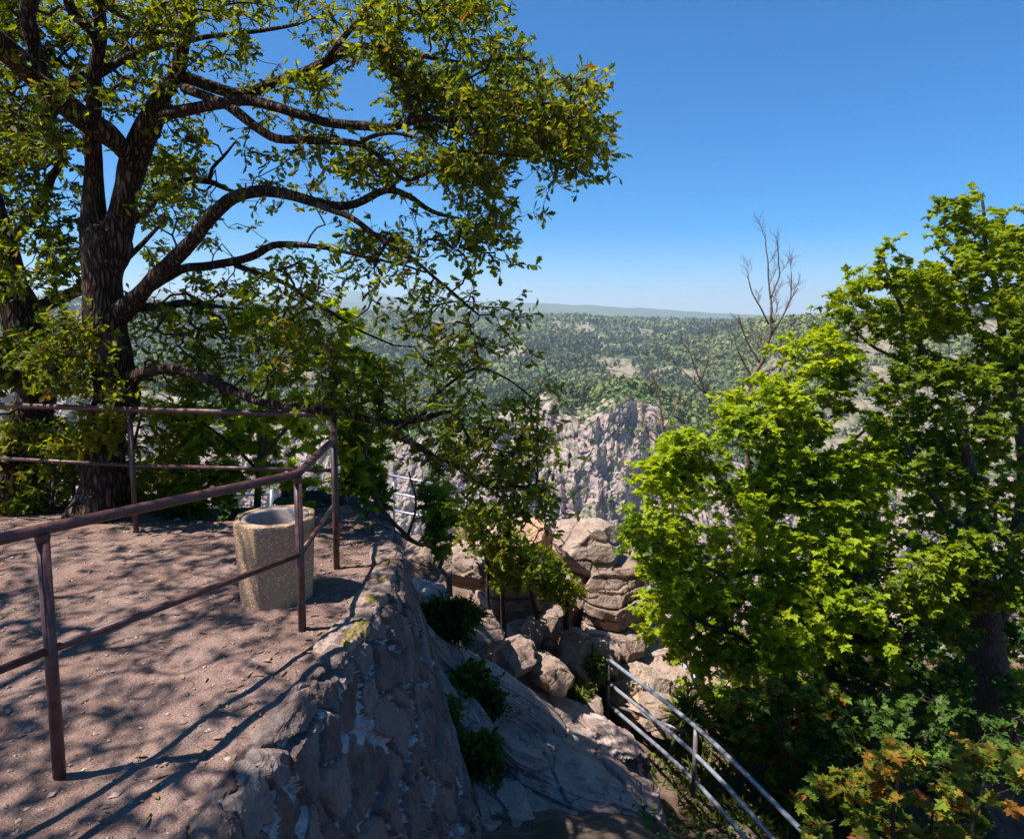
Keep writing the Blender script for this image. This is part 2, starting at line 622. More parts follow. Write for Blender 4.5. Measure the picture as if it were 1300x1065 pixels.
def build_wall():
    root = thing('stone_wall', 'rubble stone retaining wall with white mortar patches holding up the dirt terrace', 'wall', (-.9, 3.5, 0))
    e = catmull(np.column_stack([EDGE[:12], np.zeros(12)]), .013)
    T = np.gradient(e, axis=0)
    T /= np.linalg.norm(T, axis=1)[:, None]
    Nn = np.column_stack([T[:, 1], -T[:, 0], np.zeros(len(T))])
    s = np.concatenate([[0], np.cumsum(np.linalg.norm(np.diff(e, axis=0), axis=1))])
    hs = np.concatenate([np.linspace(-.15, 0, 16)[:-1], np.linspace(0, 1.8, 190)[:-1], np.linspace(1.8, 3.3, 70)])
    S, Hh = np.meshgrid(s, hs, indexing='ij')
    top = np.minimum(Hh, 0)
    hh = np.maximum(Hh, 0)
    out = top + .26 * hh
    rnd_edge = np.exp(-np.abs(Hh) / .03) * .018
    base = e[:, None, :] + Nn[:, None, :] * (out - rnd_edge)[..., None]
    base[..., 2] -= hh + rnd_edge
    q = v3(S, Hh, 0)
    w = np.stack([fbm(q * 3, 4, 41), fbm(q * 3, 4, 42), 0 * S], -1) * .20
    qq = q + w
    f1, f2, cid = voro(v3(qq[..., 0] * 4.4, qq[..., 1] * 4.6, 0 * S + .5), 3, .85)
    # flatten z-dimension of the cells: the slice is fine
    ed = f2 - f1
    bulge = sstep(0, .16, ed)
    fa, fb, fc = voro(v3(qq[..., 0] * 13, qq[..., 1] * 11, 0 * S + .5), 8, .95)
    relief = bulge * (.030 + .05 * cid) + (fc - .5) * .016 * bulge + fbm(q * 14, 5, 44, .65) * .016 + ridged(q * [16, 9, 1], 3, 45, .6) * .007
    fade = sstep(-.15, -.03, Hh)
    relief = relief * np.clip(fade, .12, 1)
    nrm = Nn[:, None, :] * sstep(-.12, .05, Hh)[..., None] + np.array([0, 0, 1.])[None, None] * (1 - sstep(-.12, .05, Hh))[..., None] * .6
    P = base + nrm * (relief - .03 * sstep(-.05, .02, Hh))[..., None]
    P[..., 2] += np.where(Hh < 0, terr_z(P[..., 0], P[..., 1]) - .030 + .036 * sstep(-.15, -.085, Hh), 0)
    mort = (ed + .06 * fbm(q * 13, 3, 53) < .075) & (Hh > .05) & (fbm(q * 2.7, 3, 59) > -.22)
    mort2 = (ed + .07 * fbm(q * 12, 4, 54) < .13) & (fbm(q * 4.1, 3, 52) > -.02) & (Hh > .10)
    relief = np.where(mort2 | mort, relief * .3 + .008, relief)
    tint = np.where(mort2, 1.0, np.where(mort, 1.0, .05 + .82 * np.clip(cid + .2 * (fc - .5), 0, 1)))
    a = Acc()
    a.add(P.reshape(-1, 3), [grid_faces(len(s), len(hs))[:, ::-1]], tint.reshape(-1))
    f = a.build('masonry_face', M['masonry'], smooth=False)
    adopt(f, root)
    # coping slabs along the lip
    k = 0
    pos = 5.35
    rr = random.Random(5)
    while pos < s[-1] - 1.0:
        L = rr.uniform(.28, .55)
        i = int(np.searchsorted(s, pos + L / 2))
        c = e[i]
        wd = rr.uniform(.14, .22)
        nx, ny = 48, 30
        U, V = np.meshgrid(np.linspace(-1, 1, nx), np.linspace(-1, 1, ny), indexing='ij')
        # superellipse footprint, rounded top
        rad = (np.abs(U) ** 5 + np.abs(V) ** 5) ** .2
        hgt = .012 * (1 - sstep(.8, 1.03, rad)) + fbm(v3(U * 3, V * 3, k * 7.1), 5, 60, .65) * .012
        ii = np.clip(np.searchsorted(s, pos + L / 2 + U * L / 2 * (1 + .07 * vnoise(v3(U * 2, V * 2, k), 3))), 0, len(s) - 1)
        ctr = e[ii] + Nn[ii] * (-wd / 2 + .012 + V * wd / 2 * (1 + .12 * vnoise(v3(U * 1.5, V, k + 9), 4)))[..., None]
        ctr[..., 2] = terr_z(ctr[..., 0], ctr[..., 1]) + .004 + hgt - .05 * sstep(.93, 1.0, rad)
        aa = Acc()
        aa.add(ctr.reshape(-1, 3), [grid_faces(nx, ny)[:, ::-1]])
        o = aa.build('coping_stone', M['cope'])
        adopt(o, root)
        pos += L + rr.uniform(.01, .05)
        k += 1
    # moss cushions
    for (px, py, sz) in [(455, 795, .055), (474, 762, .05), (493, 712, .045), (468, 668, .05), (446, 806, .04), (486, 735, .035), (438, 818, .03)]:
        c = ground_at(px, py, .01)
        aa = Acc()
        n = 26
        U, V = np.meshgrid(np.linspace(-1, 1, n), np.linspace(-1, 1, n), indexing='ij')
        rad = np.sqrt(U ** 2 + V ** 2) * (1 + .45 * vnoise(v3(U * 2, V * 2, px), 5))
        P = v3(c[0] + U * sz, c[1] + V * sz * 1.5, 0)
        P[..., 2] = terr_z(P[..., 0], P[..., 1]) + .028 * np.clip(1 - rad ** 2, -2, 1) + .010 * vnoise(P * 60, 9) + .004
        aa.add(P.reshape(-1, 3), [grid_faces(n, n)[:, ::-1]])
        o = aa.build('moss_cushion', M['moss'])
        o['label'] = 'yellow moss on the wall edge'
        adopt(o, root)

M['cope'] = rock_mat('coping_rock', (.34, .23, .18), (.42, .30, .24), (.27, .18, .14), 2.0, .0, (.42, .36, .30), .3)

build_ground()
build_terrace()
build_wall()

# ------------------------------------------------------------------ brown railing
def railing_main():
    root = thing('pipe_railing', 'brown painted steel pipe railing running around the dirt terrace', 'railing', (-1.16, 3.6, 0))
    p_out = np.array([-2.55, .80, 1.04]); p1 = np.array([-1.74, 2.44, .97]); p2 = np.array([-1.165, 3.61, .9])
    p3 = np.array([-1.235, 4.62, .9]); pc = np.array([-1.355, 5.11, 1.0])
    f1 = np.array([-3.09, 5.42, 1.0]); f2 = np.array([-4.95, 5.82, 1.0]); f3 = np.array([-6.9, 6.2, 1.0])

    def bend(pts, r=.07):
        out = [pts[0]]
        for k in range(1, len(pts) - 1):
            a_, b_, c_ = pts[k - 1], pts[k], pts[k + 1]
            d1 = (a_ - b_) / np.linalg.norm(a_ - b_); d2 = (c_ - b_) / np.linalg.norm(c_ - b_)
            A, B = b_ + d1 * r, b_ + d2 * r
            for t in np.linspace(0, 1, 7):
                out.append((1 - t) ** 2 * A + 2 * t * (1 - t) * b_ + t * t * B)
        out.append(pts[-1])
        return np.array(out)

    a = Acc()
    tube(a, bend([p_out, p1, p2, p3, pc, f1, f2, f3]), .0225, 20)
    adopt(a.build('top_rail', M['brown_paint']), root)
    a = Acc()
    for A, B, za, zb in [(p_out, p1, .54, .505), (p1, p2, .505, .45), (p2, p3, .45, .45), (p3, pc, .45, .56), (pc, f1, .57, .54), (f1, f2, .54, .54), (f2, f3, .54, .54)]:
        A = A.copy(); B = B.copy(); A[2] = za; B[2] = zb
        tube(a, np.linspace(A, B, 2), .0155, 14)
    adopt(a.build('middle_rail', M['brown_paint']), root)
    for p, r in [(p_out, .0215), (p1, .0225), (p2, .0215), (p3, .0215), (pc, .019), (f1, .021), (f2, .021), (f3, .021)]:
        a = Acc()
        z0 = -.2
        tube(a, np.array([[p[0], p[1], z0], [p[0], p[1], p[2] - .012]]), r, 18)
        # weld collar at the top and a dirt-set foot
        tube(a, np.array([[p[0], p[1], p[2] - .05], [p[0], p[1], p[2] - .03], [p[0], p[1], p[2] - .012]]), [r * 1.02, r * 1.16, r * 1.05], 18)
        adopt(a.build('post', M['brown_paint']), root)
railing_main()


# ------------------------------------------------------------------ octagonal bin
def build_bin():
    c = np.array([-1.47, 4.10, 0.0])
    root = thing('concrete_bin', 'octagonal exposed aggregate concrete bin with round opening standing inside the railing', 'litter bin', tuple(c))
    phi0 = math.radians(-9)
    ang = np.array([phi0 + k * math.pi / 4 for k in range(8)])
    dirs = np.column_stack([np.sin(ang), -np.cos(ang)])

    def octo(r, z, bev=.005):
        pts = []
        for k in range(8):
            d = dirs[k]
            prev = dirs[(k - 1) % 8]; nxt = dirs[(k + 1) % 8]
            for other, in ((prev,), (nxt,)):
                v = d * r + (other - d) / np.linalg.norm(other - d) * bev
                pts.append((v[0], v[1], z))
        return np.array(pts)
    n = 16
    rings = [octo(.224, -.03), octo(.225, .0), octo(.234, .17), octo(.243, .34), octo(.252, .505), octo(.251, .516), octo(.245, .522)]

    def circ(r, z):
        # circle sampled in the same angular order
        o = octo(1, 0)
        th = np.arctan2(o[:, 1], o[:, 0])
        return np.column_stack([np.cos(th) * r, np.sin(th) * r, np.full(n, z)])
    # refine the ring count for smooth circles
    def dens(ring, m=4):
        out = []
        for k in range(len(ring)):
            for j in range(m):
                out.append(ring[k] * (1 - j / m) + ring[(k + 1) % len(ring)] * j / m)
        return np.array(out)
    rings = [dens(r) for r in rings]
    th = np.arctan2(rings[0][:, 1], rings[0][:, 0])
    def c2(r, z):
        return np.column_stack([np.cos(th) * r, np.sin(th) * r, np.full(len(th), z)])
    rings += [c2(.208, .522), c2(.204, .516), c2(.203, .507)]
    a = Acc()
    V = np.concatenate(rings)
    V = V + (fbm(V * 14, 3, 71) * .0015)[:, None] * np.array([1, 1, .4])
    m = len(th)
    f = []
    for k in range(len(rings) - 1):
        for j in range(m):
            f.append((k * m + j, k * m + (j + 1) % m, (k + 1) * m + (j + 1) % m, (k + 1) * m + j))
    a.add(V, [np.array(f)])
    b = a.build('body', M['aggregate'], root, smooth=False)
    # liner ring
    a = Acc()
    rr = [c2(.201, .500), c2(.199, .514), c2(.190, .519), c2(.176, .517), c2(.170, .505), c2(.166, .40), c2(.160, .06), c2(.02, .05)]
    V = np.concatenate(rr)
    f = []
    for k in range(len(rr) - 1):
        for j in range(m):
            f.append((k * m + j, k * m + (j + 1) % m, (k + 1) * m + (j + 1) % m, (k + 1) * m + j))
    a.add(V, [np.array(f)])
    a.build('inner_ring', M['liner'], root, smooth=True)

M['liner'] = simple_mat('grey_concrete', (.27, .22, .21), (.38, .31, .28), 30, .9, .006)
build_bin()


# ------------------------------------------------------------------ loose stones and litter
def stones_and_litter():
    a = Acc()
    base = np.array([[1, 0, 0], [-1, 0, 0], [0, 1, 0], [0, -1, 0], [0, 0, 1], [0, 0, -1]], float)
    Ft = np.array([[0, 2, 4], [2, 1, 4], [1, 3, 4], [3, 0, 4], [2, 0, 5], [1, 2, 5], [3, 1, 5], [0, 3, 5]])
    for k in range(9000):
        y = 2.0 + 4.2 * rnd.random() ** .9
        x = edge_x(y) - .12 - 4.2 * rnd.random() ** 1.2
        s = .003 + .009 * rnd.random() ** 5
        if rnd.random() < .015: s = .018
        V = base * (s * np.array([rnd.uniform(.7, 1.5), rnd.uniform(.7, 1.3), rnd.uniform(.4, .8)])) + R.normal(0, s * .15, (6, 3))
        th = rnd.random() * 6.3
        V = V @ np.array([[math.cos(th), math.sin(th), 0], [-math.sin(th), math.cos(th), 0], [0, 0, 1]])
        a.add(V + [x, y, float(terr_z(x, y)) + s * .3], [Ft], rnd.random())
    tag(a.build('gravel', M['pebble'], smooth=False), 'small loose pebbles lying on the dirt terrace', 'gravel', kind='stuff')
    a = Acc()
    for k in range(520):
        y = 2.0 + 4.0 * rnd.random()
        x = edge_x(y) - .05 - (4.0 * rnd.random() if k % 2 else .5 * rnd.random())
        z = float(terr_z(x, y)) + .006
        if k % 3 == 0:
            th = rnd.random() * 6.3; L = rnd.uniform(.02, .09)
            p = np.array([[x, y, z], [x + math.cos(th) * L / 2, y + math.sin(th) * L / 2, z + .006], [x + math.cos(th + .4) * L, y + math.sin(th + .4) * L, z + .001]])
            tube(a, p, .0018, 4, rnd.random())
        else:
            s = rnd.uniform(.008, .02); th = rnd.random() * 6.3
            c, d = math.cos(th), math.sin(th)
            loc = np.array([[-1, 0, .1], [-.4, .5, .35], [.4, .45, .3], [1, 0, 0], [.4, -.5, .25], [-.4, -.45, .4]]) * [s * 1.6, s, s * .7]
            loc = loc @ np.array([[c, d, 0], [-d, c, 0], [0, 0, 1]])
            a.add(loc + [x, y, z], [np.arange(6)[None]], rnd.random())
    tag(a.build('leaf_litter', M['litter'], smooth=False), 'dry leaves and bits of twig scattered over the dirt terrace', 'leaf litter', kind='stuff')
stones_and_litter()

# ------------------------------------------------------------------ leaves
def half(pts):
    return np.array(pts, float)

OAK = half([(0, 0), (.10, .18), (.07, .28), (.22, .42), (.13, .53), (.27, .70), (.15, .80), (.12, .95), (0, 1.02)])
MAP = half([(0, 0), (.30, -.14), (.27, .10), (.56, .06), (.46, .24), (.62, .50), (.38, .48), (.22, .44), (.27, .66), (.13, .74), (0, 1.0)])
OVAL = half([(0, 0), (.16, .22), (.24, .5), (.16, .8), (0, 1.0)])
NEEDLE = half([(0, 0), (.06, .3), (.05, .7), (0, 1.0)])


def put_leaves(acc, shape, P, D, N, S, tint, fold=.18, droop=.25):
    """P base, D direction, N normal (n,3), S size (n,)"""
    k = len(P)
    D = D / (np.linalg.norm(D, axis=1)[:, None] + 1e-9)
    X = np.cross(D, N)
    X /= np.linalg.norm(X, axis=1)[:, None] + 1e-9
    N = np.cross(X, D)
    m = len(shape)
    x, y = shape[:, 0], shape[:, 1]
    fo = (fold * (.2 + 2.2 * R.random(k)))[:, None]; dr = (droop * (2.4 * R.random(k) - .3))[:, None]
    z = fo * x[None] - dr * (y * y)[None] * .5
    right = (P[:, None] + S[:, None, None] * (X[:, None] * x[None, :, None] + D[:, None] * y[None, :, None] + N[:, None] * z[:, :, None]))
    lx = x[1:-1]; ly = y[1:-1]; lz = z[:, 1:-1]
    left = (P[:, None] + S[:, None, None] * (-X[:, None] * lx[None, :, None] + D[:, None] * ly[None, :, None] + N[:, None] * lz[:, :, None]))
    V = np.concatenate([right, left], 1)
    n = V.shape[1]
    base = np.arange(k)[:, None] * n
    f1 = base + np.arange(m)[None]
    f2 = base + np.concatenate([[m - 1], np.arange(m, n)[::-1], [0]])[None]
    acc.add(V.reshape(-1, 3), [f1, f2], np.repeat(tint, n))


def rosettes(acc, shape, C, DIR, per, size, spread=.9, up=.5, along=.12, tint0=None, flat=.0, tj=.22, fold=.18, droop=.25):
    """per leaves around each centre C pointing mostly along DIR"""
    n = len(C)
    C2 = np.repeat(C, per, 0)
    D2 = np.repeat(DIR / (np.linalg.norm(DIR, axis=1)[:, None] + 1e-9), per, 0)
    k = n * per
    rv = R.normal(size=(k, 3))
    rv /= np.linalg.norm(rv, axis=1)[:, None]
    D = D2 * (1 - spread * .5) + rv * spread
    D[:, 2] *= (1 - flat)
    D[:, 2] -= .12
    N = np.array([0, 0, 1.])[None] * up + R.normal(size=(k, 3)) * (.55)
    C2 = C2 - D2 * (R.random(k) * along)[:, None]
    S = size * (.45 + .8 * R.random(k) ** .8)
    t = (np.full(n, .5) if tint0 is None else tint0)
    t = np.clip(np.repeat(t, per) + R.normal(0, tj, k), 0, .94)
    t = np.where(R.random(k) < .035, 1.0, t)
    put_leaves(acc, shape, C2, D, N, S, t, fold, droop)


# ------------------------------------------------------------------ tree growing
def in_poly(px, py, poly):
    poly = np.asarray(poly, float)
    x0, y0 = poly[:, 0], poly[:, 1]
    x1, y1 = np.roll(x0, -1), np.roll(y0, -1)
    px = np.asarray(px)[:, None]; py = np.asarray(py)[:, None]
    c = ((y0 > py) != (y1 > py)) & (px < (x1 - x0) * (py - y0) / (y1 - y0 + 1e-12) + x0)
    return c.sum(1) % 2 == 1


def region(poly, n, y0, y1, holes=.0, seed=1, scale=2.2):
    """n points inside the photo polygon between depths y0..y1, thinned by 3D noise"""
    poly = np.asarray(poly, float)
    out = []
    lo, hi = poly.min(0), poly.max(0)
    tries = 0
    while len(out) < n and tries < 60:
        tries += 1
        px = R.uniform(lo[0], hi[0], 4 * n); py = R.uniform(lo[1], hi[1], 4 * n)
        ok = in_poly(px, py, poly)
        px, py = px[ok], py[ok]
        Y = R.uniform(y0, y1, len(px))
        a = (px - CXP) / F; b = (py - CYP) / F
        t = Y / (CT - b * ST)
        P = np.column_stack([a * t, Y, H + t * (-ST - b * CT)])
        if holes > -1:
            P = P[vnoise(P * scale, seed) > holes]
        out += list(P)
    return np.array(out[:n])


def grow(skel, attr, step=.16, wig=.12, rtip=.0022, droop=0.0, expo=.47, inherit=.35):
    """skel: list of (pts, radii). Returns list of twig polylines (pts, radii) and tip directions"""
    pos = [p for pts, r in skel for p in pts]
    tang = [t for pts, r in skel for t in frames(pts)[0]]
    n0 = len(pos)
    cap = n0 + len(attr) * 26 + 1000
    A = np.zeros((cap, 3)); A[:n0] = pos
    T = np.zeros((cap, 3)); T[:n0] = tang
    par = np.full(cap, -1)
    lim = np.full(cap, 9.0)
    lim[:n0] = np.concatenate([r for pts, r in skel])
    n = n0
    d0 = np.array([np.min(((A[:n0] - q) ** 2).sum(1)) for q in attr])
    paths = []
    for k in np.argsort(d0):
        q = attr[k]
        d = ((A[:n] - q) ** 2).sum(1)
        j = int(np.argmin(d))
        dist = math.sqrt(d[j])
        s = A[j]
        m = max(2, min(24, int(dist / step) + 1))
        dirv = (q - s)
        ctrl = s + T[j] * dist * inherit + dirv * (.5 - inherit * .5) + np.array([0, 0, 1]) * dist * .10
        t = np.linspace(0, 1, m + 1)[:, None]
        P = (1 - t) ** 2 * s + 2 * t * (1 - t) * ctrl + t * t * q
        if m > 2:
            P[1:-1] += R.normal(0, wig * step, (m - 1, 3))
        if droop:
            P[:, 2] -= droop * dist * (t[:, 0] ** 2) * .3
        ids = [j]
        for i in range(1, m + 1):
            A[n] = P[i]
            tt = P[i] - P[i - 1]
            T[n] = tt / (np.linalg.norm(tt) + 1e-9)
            par[n] = ids[-1]
            ids.append(n)
            n += 1
        paths.append(ids)
    cnt = np.zeros(n)
    for ids in paths:
        cnt[ids[-1]] += 1
    for i in range(n - 1, n0 - 1, -1):
        cnt[par[i]] += cnt[i]
    res = []
    for ids in paths:
        r = rtip * np.maximum(cnt[ids], 1) ** expo
        r[0] = r[1]
        if ids[0] < n0:
            r = np.minimum(r, lim[ids[0]] * .75)
        res.append((A[ids], r))
    tips = np.array([A[ids[-1]] for ids in paths])
    tdir = np.array([T[ids[-1]] for ids in paths])
    return res, tips, tdir


LIMB_W = 1.0


def limb(pts, step=.07, depth_wig=.0):
    """pts: (px, py, Y, width in photo px) -> pts, radii"""
    L = []
    for px, py, Y, w in pts:
        p = at(px, py, Y)
        dep = math.hypot(Y, p[0] * .0) * 1.0
        L.append([*p, w / 2 / F * dep * 1.02 * (LIMB_W if w < 27 else 1.0)])
    C = catmull(np.array(L), step)
    P, r = C[:, :3], np.maximum(C[:, 3], .004)
    P = P + np.column_stack([vnoise(P * 3, 1), vnoise(P * 3, 2), vnoise(P * 3, 3)]) * .02
    return P, r


def bark_bump(base, th, i):
    n = ridged(np.stack([base[..., 0] * 14, base[..., 1] * 14, base[..., 2] * 2.6], -1), 3, 77)
    g = fbm(base * 3.0, 3, 78)
    return .045 * n + .10 * g


def make_tree(name, label, cat, base, skel, attr, bark, leafm, shape, lsize, per=6, sub=3, subr=.14, mainsides=14, spread=.9, up=.6,
              flat=.2, wig=.25, rtip=.0022, step=.16, group=None, twigm=None, tint_scale=1.2, tint_mean=.45, tint_amp=.5, droop=0.0, inherit=.35,
              extra_twigs=True, bigbump=True, ldroop=.25, along=.12):
    root = thing(name, label, cat, tuple(base), group)
    a = Acc()
    for P, r in skel:
        big = r.max() > .035
        tube(a, P, r, (36 if r.max() > .1 else 18) if big else 9, cap=True, bumpf=bark_bump if (big and bigbump) else None)
    tw, tips, td = grow(skel, attr, step, wig, rtip, droop, inherit=inherit)
    b = a
    for P, r in tw:
        tube(b, P, r, 7 if r[0] > .012 else (5 if r[0] > .005 else 4), cap=False, mat=1)
    if leafm is not None:
        n = len(tips)
        C = np.repeat(tips, sub, 0)
        off = R.normal(size=(n * sub, 3)); off /= np.linalg.norm(off, axis=1)[:, None]
        off = off * np.array([1, 1, .65]) + np.repeat(td, sub, 0) * .35
        off *= (subr * (.35 + .9 * R.random(n * sub)))[:, None]
        ends = C + off
        if extra_twigs:
            for i in range(n * sub):
                mid = C[i] + off[i] * .5 + np.array([0, 0, -.012])
                s = C[i] - np.repeat(td, sub, 0)[i] * .03
                tube(b, np.array([s, mid, ends[i]]), [rtip * .9, rtip * .75, rtip * .5], 3, cap=False, mat=1)
        c = Acc()
        tint = tint_mean + tint_amp * fbm(ends * tint_scale, 3, 91) + .08 * R.normal(size=len(ends))
        tint = np.clip(tint, 0.02, .93)
        rosettes(c, shape, ends, off, per, lsize, spread, up, along, tint, flat, droop=ldroop)
        cr = c.build('crown', leafm, smooth=False)
        adopt(cr, root)
    adopt(a.build('trunk', [bark, twigm or bark]), root)
    return root

# ------------------------------------------------------------------ oaks
def build_oaks():
    global LIMB_W
    LIMB_W = .76
    Yt = 5.85
    trunk = limb([(118, 690, Yt, 92), (120, 668, Yt, 74), (128, 640, Yt, 58), (131, 608, Yt, 50), (132, 556, Yt, 47), (147, 504, Yt, 52), (141, 460, Yt, 48),
                  (134, 400, Yt, 48), (131, 347, Yt, 46), (136, 316, Yt, 54), (137, 300, Yt, 50), (138, 288, Yt, 34), (139, 279, Yt, 8)], .03)
    left = limb([(124, 325, 5.85, 34), (119, 295, 5.85, 31), (117, 265, 5.85, 28), (117, 220, 5.85, 26), (117, 174, 5.8, 26), (123, 104, 5.7, 21), (124, 35, 5.6, 19), (122, -40, 5.4, 17), (112, -140, 5.2, 13), (105, -240, 5.0, 9)], .05)
    right = limb([(138, 325, 5.85, 42), (147, 297, 5.85, 37), (155, 270, 5.85, 30), (160, 240, 5.85, 27), (166, 208, 5.85, 30), (188, 160, 5.8, 29), (206, 122, 5.75, 26), (224, 88, 5.7, 23), (229, 52, 5.65, 20), (240, 15, 5.6, 18), (252, -50, 5.4, 15), (260, -150, 5.1, 10)], .05)
    LL = limb([(166, 215, 5.82, 24), (154, 190, 5.7, 26), (136, 172, 5.6, 27), (104, 148, 5.45, 28), (70, 117, 5.3, 28), (35, 88, 5.1, 28), (0, 58, 4.9, 28), (-50, 15, 4.7, 24), (-120, -40, 4.4, 18), (-220, -120, 4.0, 10)], .05)
    LU = limb([(60, 108, 5.25, 20), (50, 80, 5.2, 22), (42, 52, 5.15, 22), (36, 20, 5.1, 22), (44, 0, 5.05, 22), (52, -50, 4.9, 18), (60, -160, 4.6, 11)], .05)
    R1 = limb([(200, 150, 5.75, 20), (212, 141, 5.6, 19), (243, 136, 5.5, 18), (278, 131, 5.45, 17), (313, 128, 5.4, 16), (347, 137, 5.3, 15), (382, 148, 5.3, 14), (420, 153, 5.3, 14), (460, 158, 5.3, 14), (497, 161, 5.3, 12), (539, 149, 5.2, 10), (581, 153, 5.2, 8), (620, 150, 5.2, 6), (680, 140, 5.2, 4)], .05)
    R2 = limb([(222, 95, 5.7, 18), (245, 100, 5.8, 18), (275, 112, 5.9, 18), (306, 120, 6, 17), (347, 108, 6, 16), (382, 96, 6, 16), (417, 79, 6.05, 16), (452, 60, 6.1, 12), (490, 62, 6.15, 9), (560, 75, 6.2, 6), (640, 85, 6.2, 4)], .05)
    R2b = limb([(410, 84, 6.05, 10), (440, 45, 5.9, 9), (462, 22, 5.8, 9), (504, 20, 5.7, 8), (560, 5, 5.6, 6), (620, -15, 5.5, 4)], .05)
    R3 = limb([(232, 110, 5.7, 15), (260, 120, 5.5, 15), (282, 130, 5.3, 15), (302, 146, 5.2, 15), (327, 163, 5.1, 14), (351, 176, 5.1, 13), (385, 177, 5.1, 12), (417, 176, 5.1, 11), (445, 181, 5.1, 10), (470, 192, 5.1, 8), (490, 208, 5.1, 8), (515, 229, 5.1, 7), (545, 219, 5.1, 6), (585, 205, 5.1, 4)], .05)
    R3b = limb([(455, 186, 5.1, 7), (478, 176, 5.0, 7), (505, 172, 5.0, 6), (535, 178, 5.0, 5), (575, 190, 5.0, 4), (640, 195, 5.0, 3), (690, 200, 5.0, 3)], .05)
    R4 = limb([(160, 285, 5.9, 14), (184, 268, 6.1, 13), (208, 243, 6.3, 12), (236, 231, 6.4, 11), (268, 231, 6.5, 9), (290, 240, 6.5, 6), (320, 250, 6.6, 4)], .05)
    R4b = limb([(266, 231, 6.5, 7), (270, 214, 6.5, 6), (284, 200, 6.5, 5), (300, 180, 6.5, 3)], .05)
    R5 = limb([(145, 405, 5.85, 30), (160, 390, 5.8, 28), (181, 372, 5.7, 26), (208, 342, 5.6, 25), (243, 306, 5.5, 23), (271, 274, 5.4, 21), (299, 249, 5.35, 20), (334, 240, 5.3, 19), (375, 247, 5.3, 17), (417, 260, 5.3, 15), (450, 259, 5.3, 13), (487, 243, 5.3, 11), (515, 250, 5.3, 9), (545, 268, 5.3, 7), (590, 280, 5.3, 4)], .05)
    R5b = limb([(375, 247, 5.3, 10), (410, 262, 5.15, 12), (445, 276, 5.0, 10), (480, 300, 4.9, 8), (520, 325, 4.9, 6), (560, 360, 4.9, 5), (610, 400, 4.9, 3)], .05)
    R6 = limb([(190, 368, 5.7, 16), (215, 352, 5.8, 15), (236, 340, 5.9, 14), (262, 338, 6, 14), (288, 333, 6, 13), (323, 322, 6, 12), (347, 311, 6, 11), (386, 311, 6, 9), (430, 318, 6, 6), (480, 330, 6.0, 5), (540, 345, 6.1, 3)], .05)
    R6b = limb([(300, 336, 6, 10), (325, 347, 5.9, 9), (350, 355, 5.8, 8), (375, 366, 5.7, 7), (410, 390, 5.7, 6), (450, 415, 5.7, 4), (500, 440, 5.7, 3)], .05)
    R6c = limb([(158, 388, 5.8, 18), (182, 390, 5.9, 16), (208, 389, 6, 13), (235, 385, 6.05, 12), (257, 386, 6.1, 8), (300, 392, 6.2, 5), (350, 400, 6.2, 3)], .05)
    R7 = limb([(155, 480, 5.85, 30), (172, 476, 5.75, 22), (195, 469, 5.6, 17), (222, 470, 5.5, 16), (250, 479, 5.4, 16), (285, 492, 5.3, 15), (320, 505, 5.2, 15), (354, 517, 5.1, 14), (400, 521, 5.0, 13), (435, 522, 5.0, 12), (470, 530, 5, 11), (504, 536, 5, 10), (530, 533, 5, 9), (552, 527, 5, 8), (572, 523, 5, 6), (585, 540, 5, 5), (598, 560, 5, 5), (622, 568, 5, 3), (650, 575, 5, 3)], .05)
    R7b = limb([(480, 532, 5, 7), (500, 550, 4.95, 6), (540, 575, 4.9, 6), (575, 590, 4.9, 5), (600, 606, 4.9, 5), (624, 619, 4.9, 4), (657, 619, 4.9, 3), (690, 612, 4.9, 3)], .05)
    R7c = limb([(536, 531, 5, 5), (555, 500, 5.1, 5), (600, 470, 5.2, 5), (640, 480, 5.2, 3), (675, 505, 5.2, 3)], .05)
    R7d = limb([(650, 619, 4.9, 3), (660, 645, 4.9, 2.4), (672, 662, 4.9, 2.2), (680, 668, 4.9, 2)], .05)
    U1 = limb([(122, 60, 5.6, 12), (115, 42, 5.5, 14), (100, 25, 5.4, 15), (88, 5, 5.3, 15), (80, -60, 5.1, 12), (60, -160, 4.8, 8)], .05)
    U2 = limb([(245, 15, 5.6, 12), (215, 42, 5.3, 9), (195, 42, 5.2, 9), (165, 25, 5.1, 8), (130, 5, 5.0, 8), (110, -40, 4.9, 7), (90, -120, 4.6, 5)], .05)
    U3 = limb([(130, 95, 5.7, 12), (160, 75, 5.8, 12), (188, 62, 5.9, 11), (220, 55, 6, 9), (260, 45, 6.1, 8), (320, 40, 6.2, 7), (380, 30, 6.2, 5)], .05)
    skel = [trunk, left, right, LL, LU, R1, R2, R2b, R3, R3b, R4, R4b, R5, R5b, R6, R6b, R6c, R7, R7b, R7c, R7d, U1, U2, U3]
    # limbs carrying the canopy over the terrace and over the viewer's left, above the frame
    def up(*p):
        C = catmull(np.array(p), .08)
        return C[:, :3], C[:, 3]
    skel += [up((*at(250, -60, 5.4), .05), (-2.0, 4.6, 5.0, .045), (-1.3, 3.8, 5.5, .035), (-.7, 3.0, 5.9, .02)),
             up((*at(105, -190, 5.1), .045), (-2.9, 4.2, 6.6, .04), (-2.4, 3.2, 7.0, .03), (-1.8, 2.2, 7.0, .02)),
             up((*at(60, -160, 4.6), .045), (-3.2, 3.6, 5.6, .04), (-3.1, 2.6, 6.0, .03), (-3.0, 1.6, 6.2, .02)),
             up((*at(-220, -120, 4.0), .04), (-4.6, 3.0, 4.6, .035), (-5.0, 2.0, 4.9, .03), (-5.0, 1.0, 5.0, .02))]
    A = []
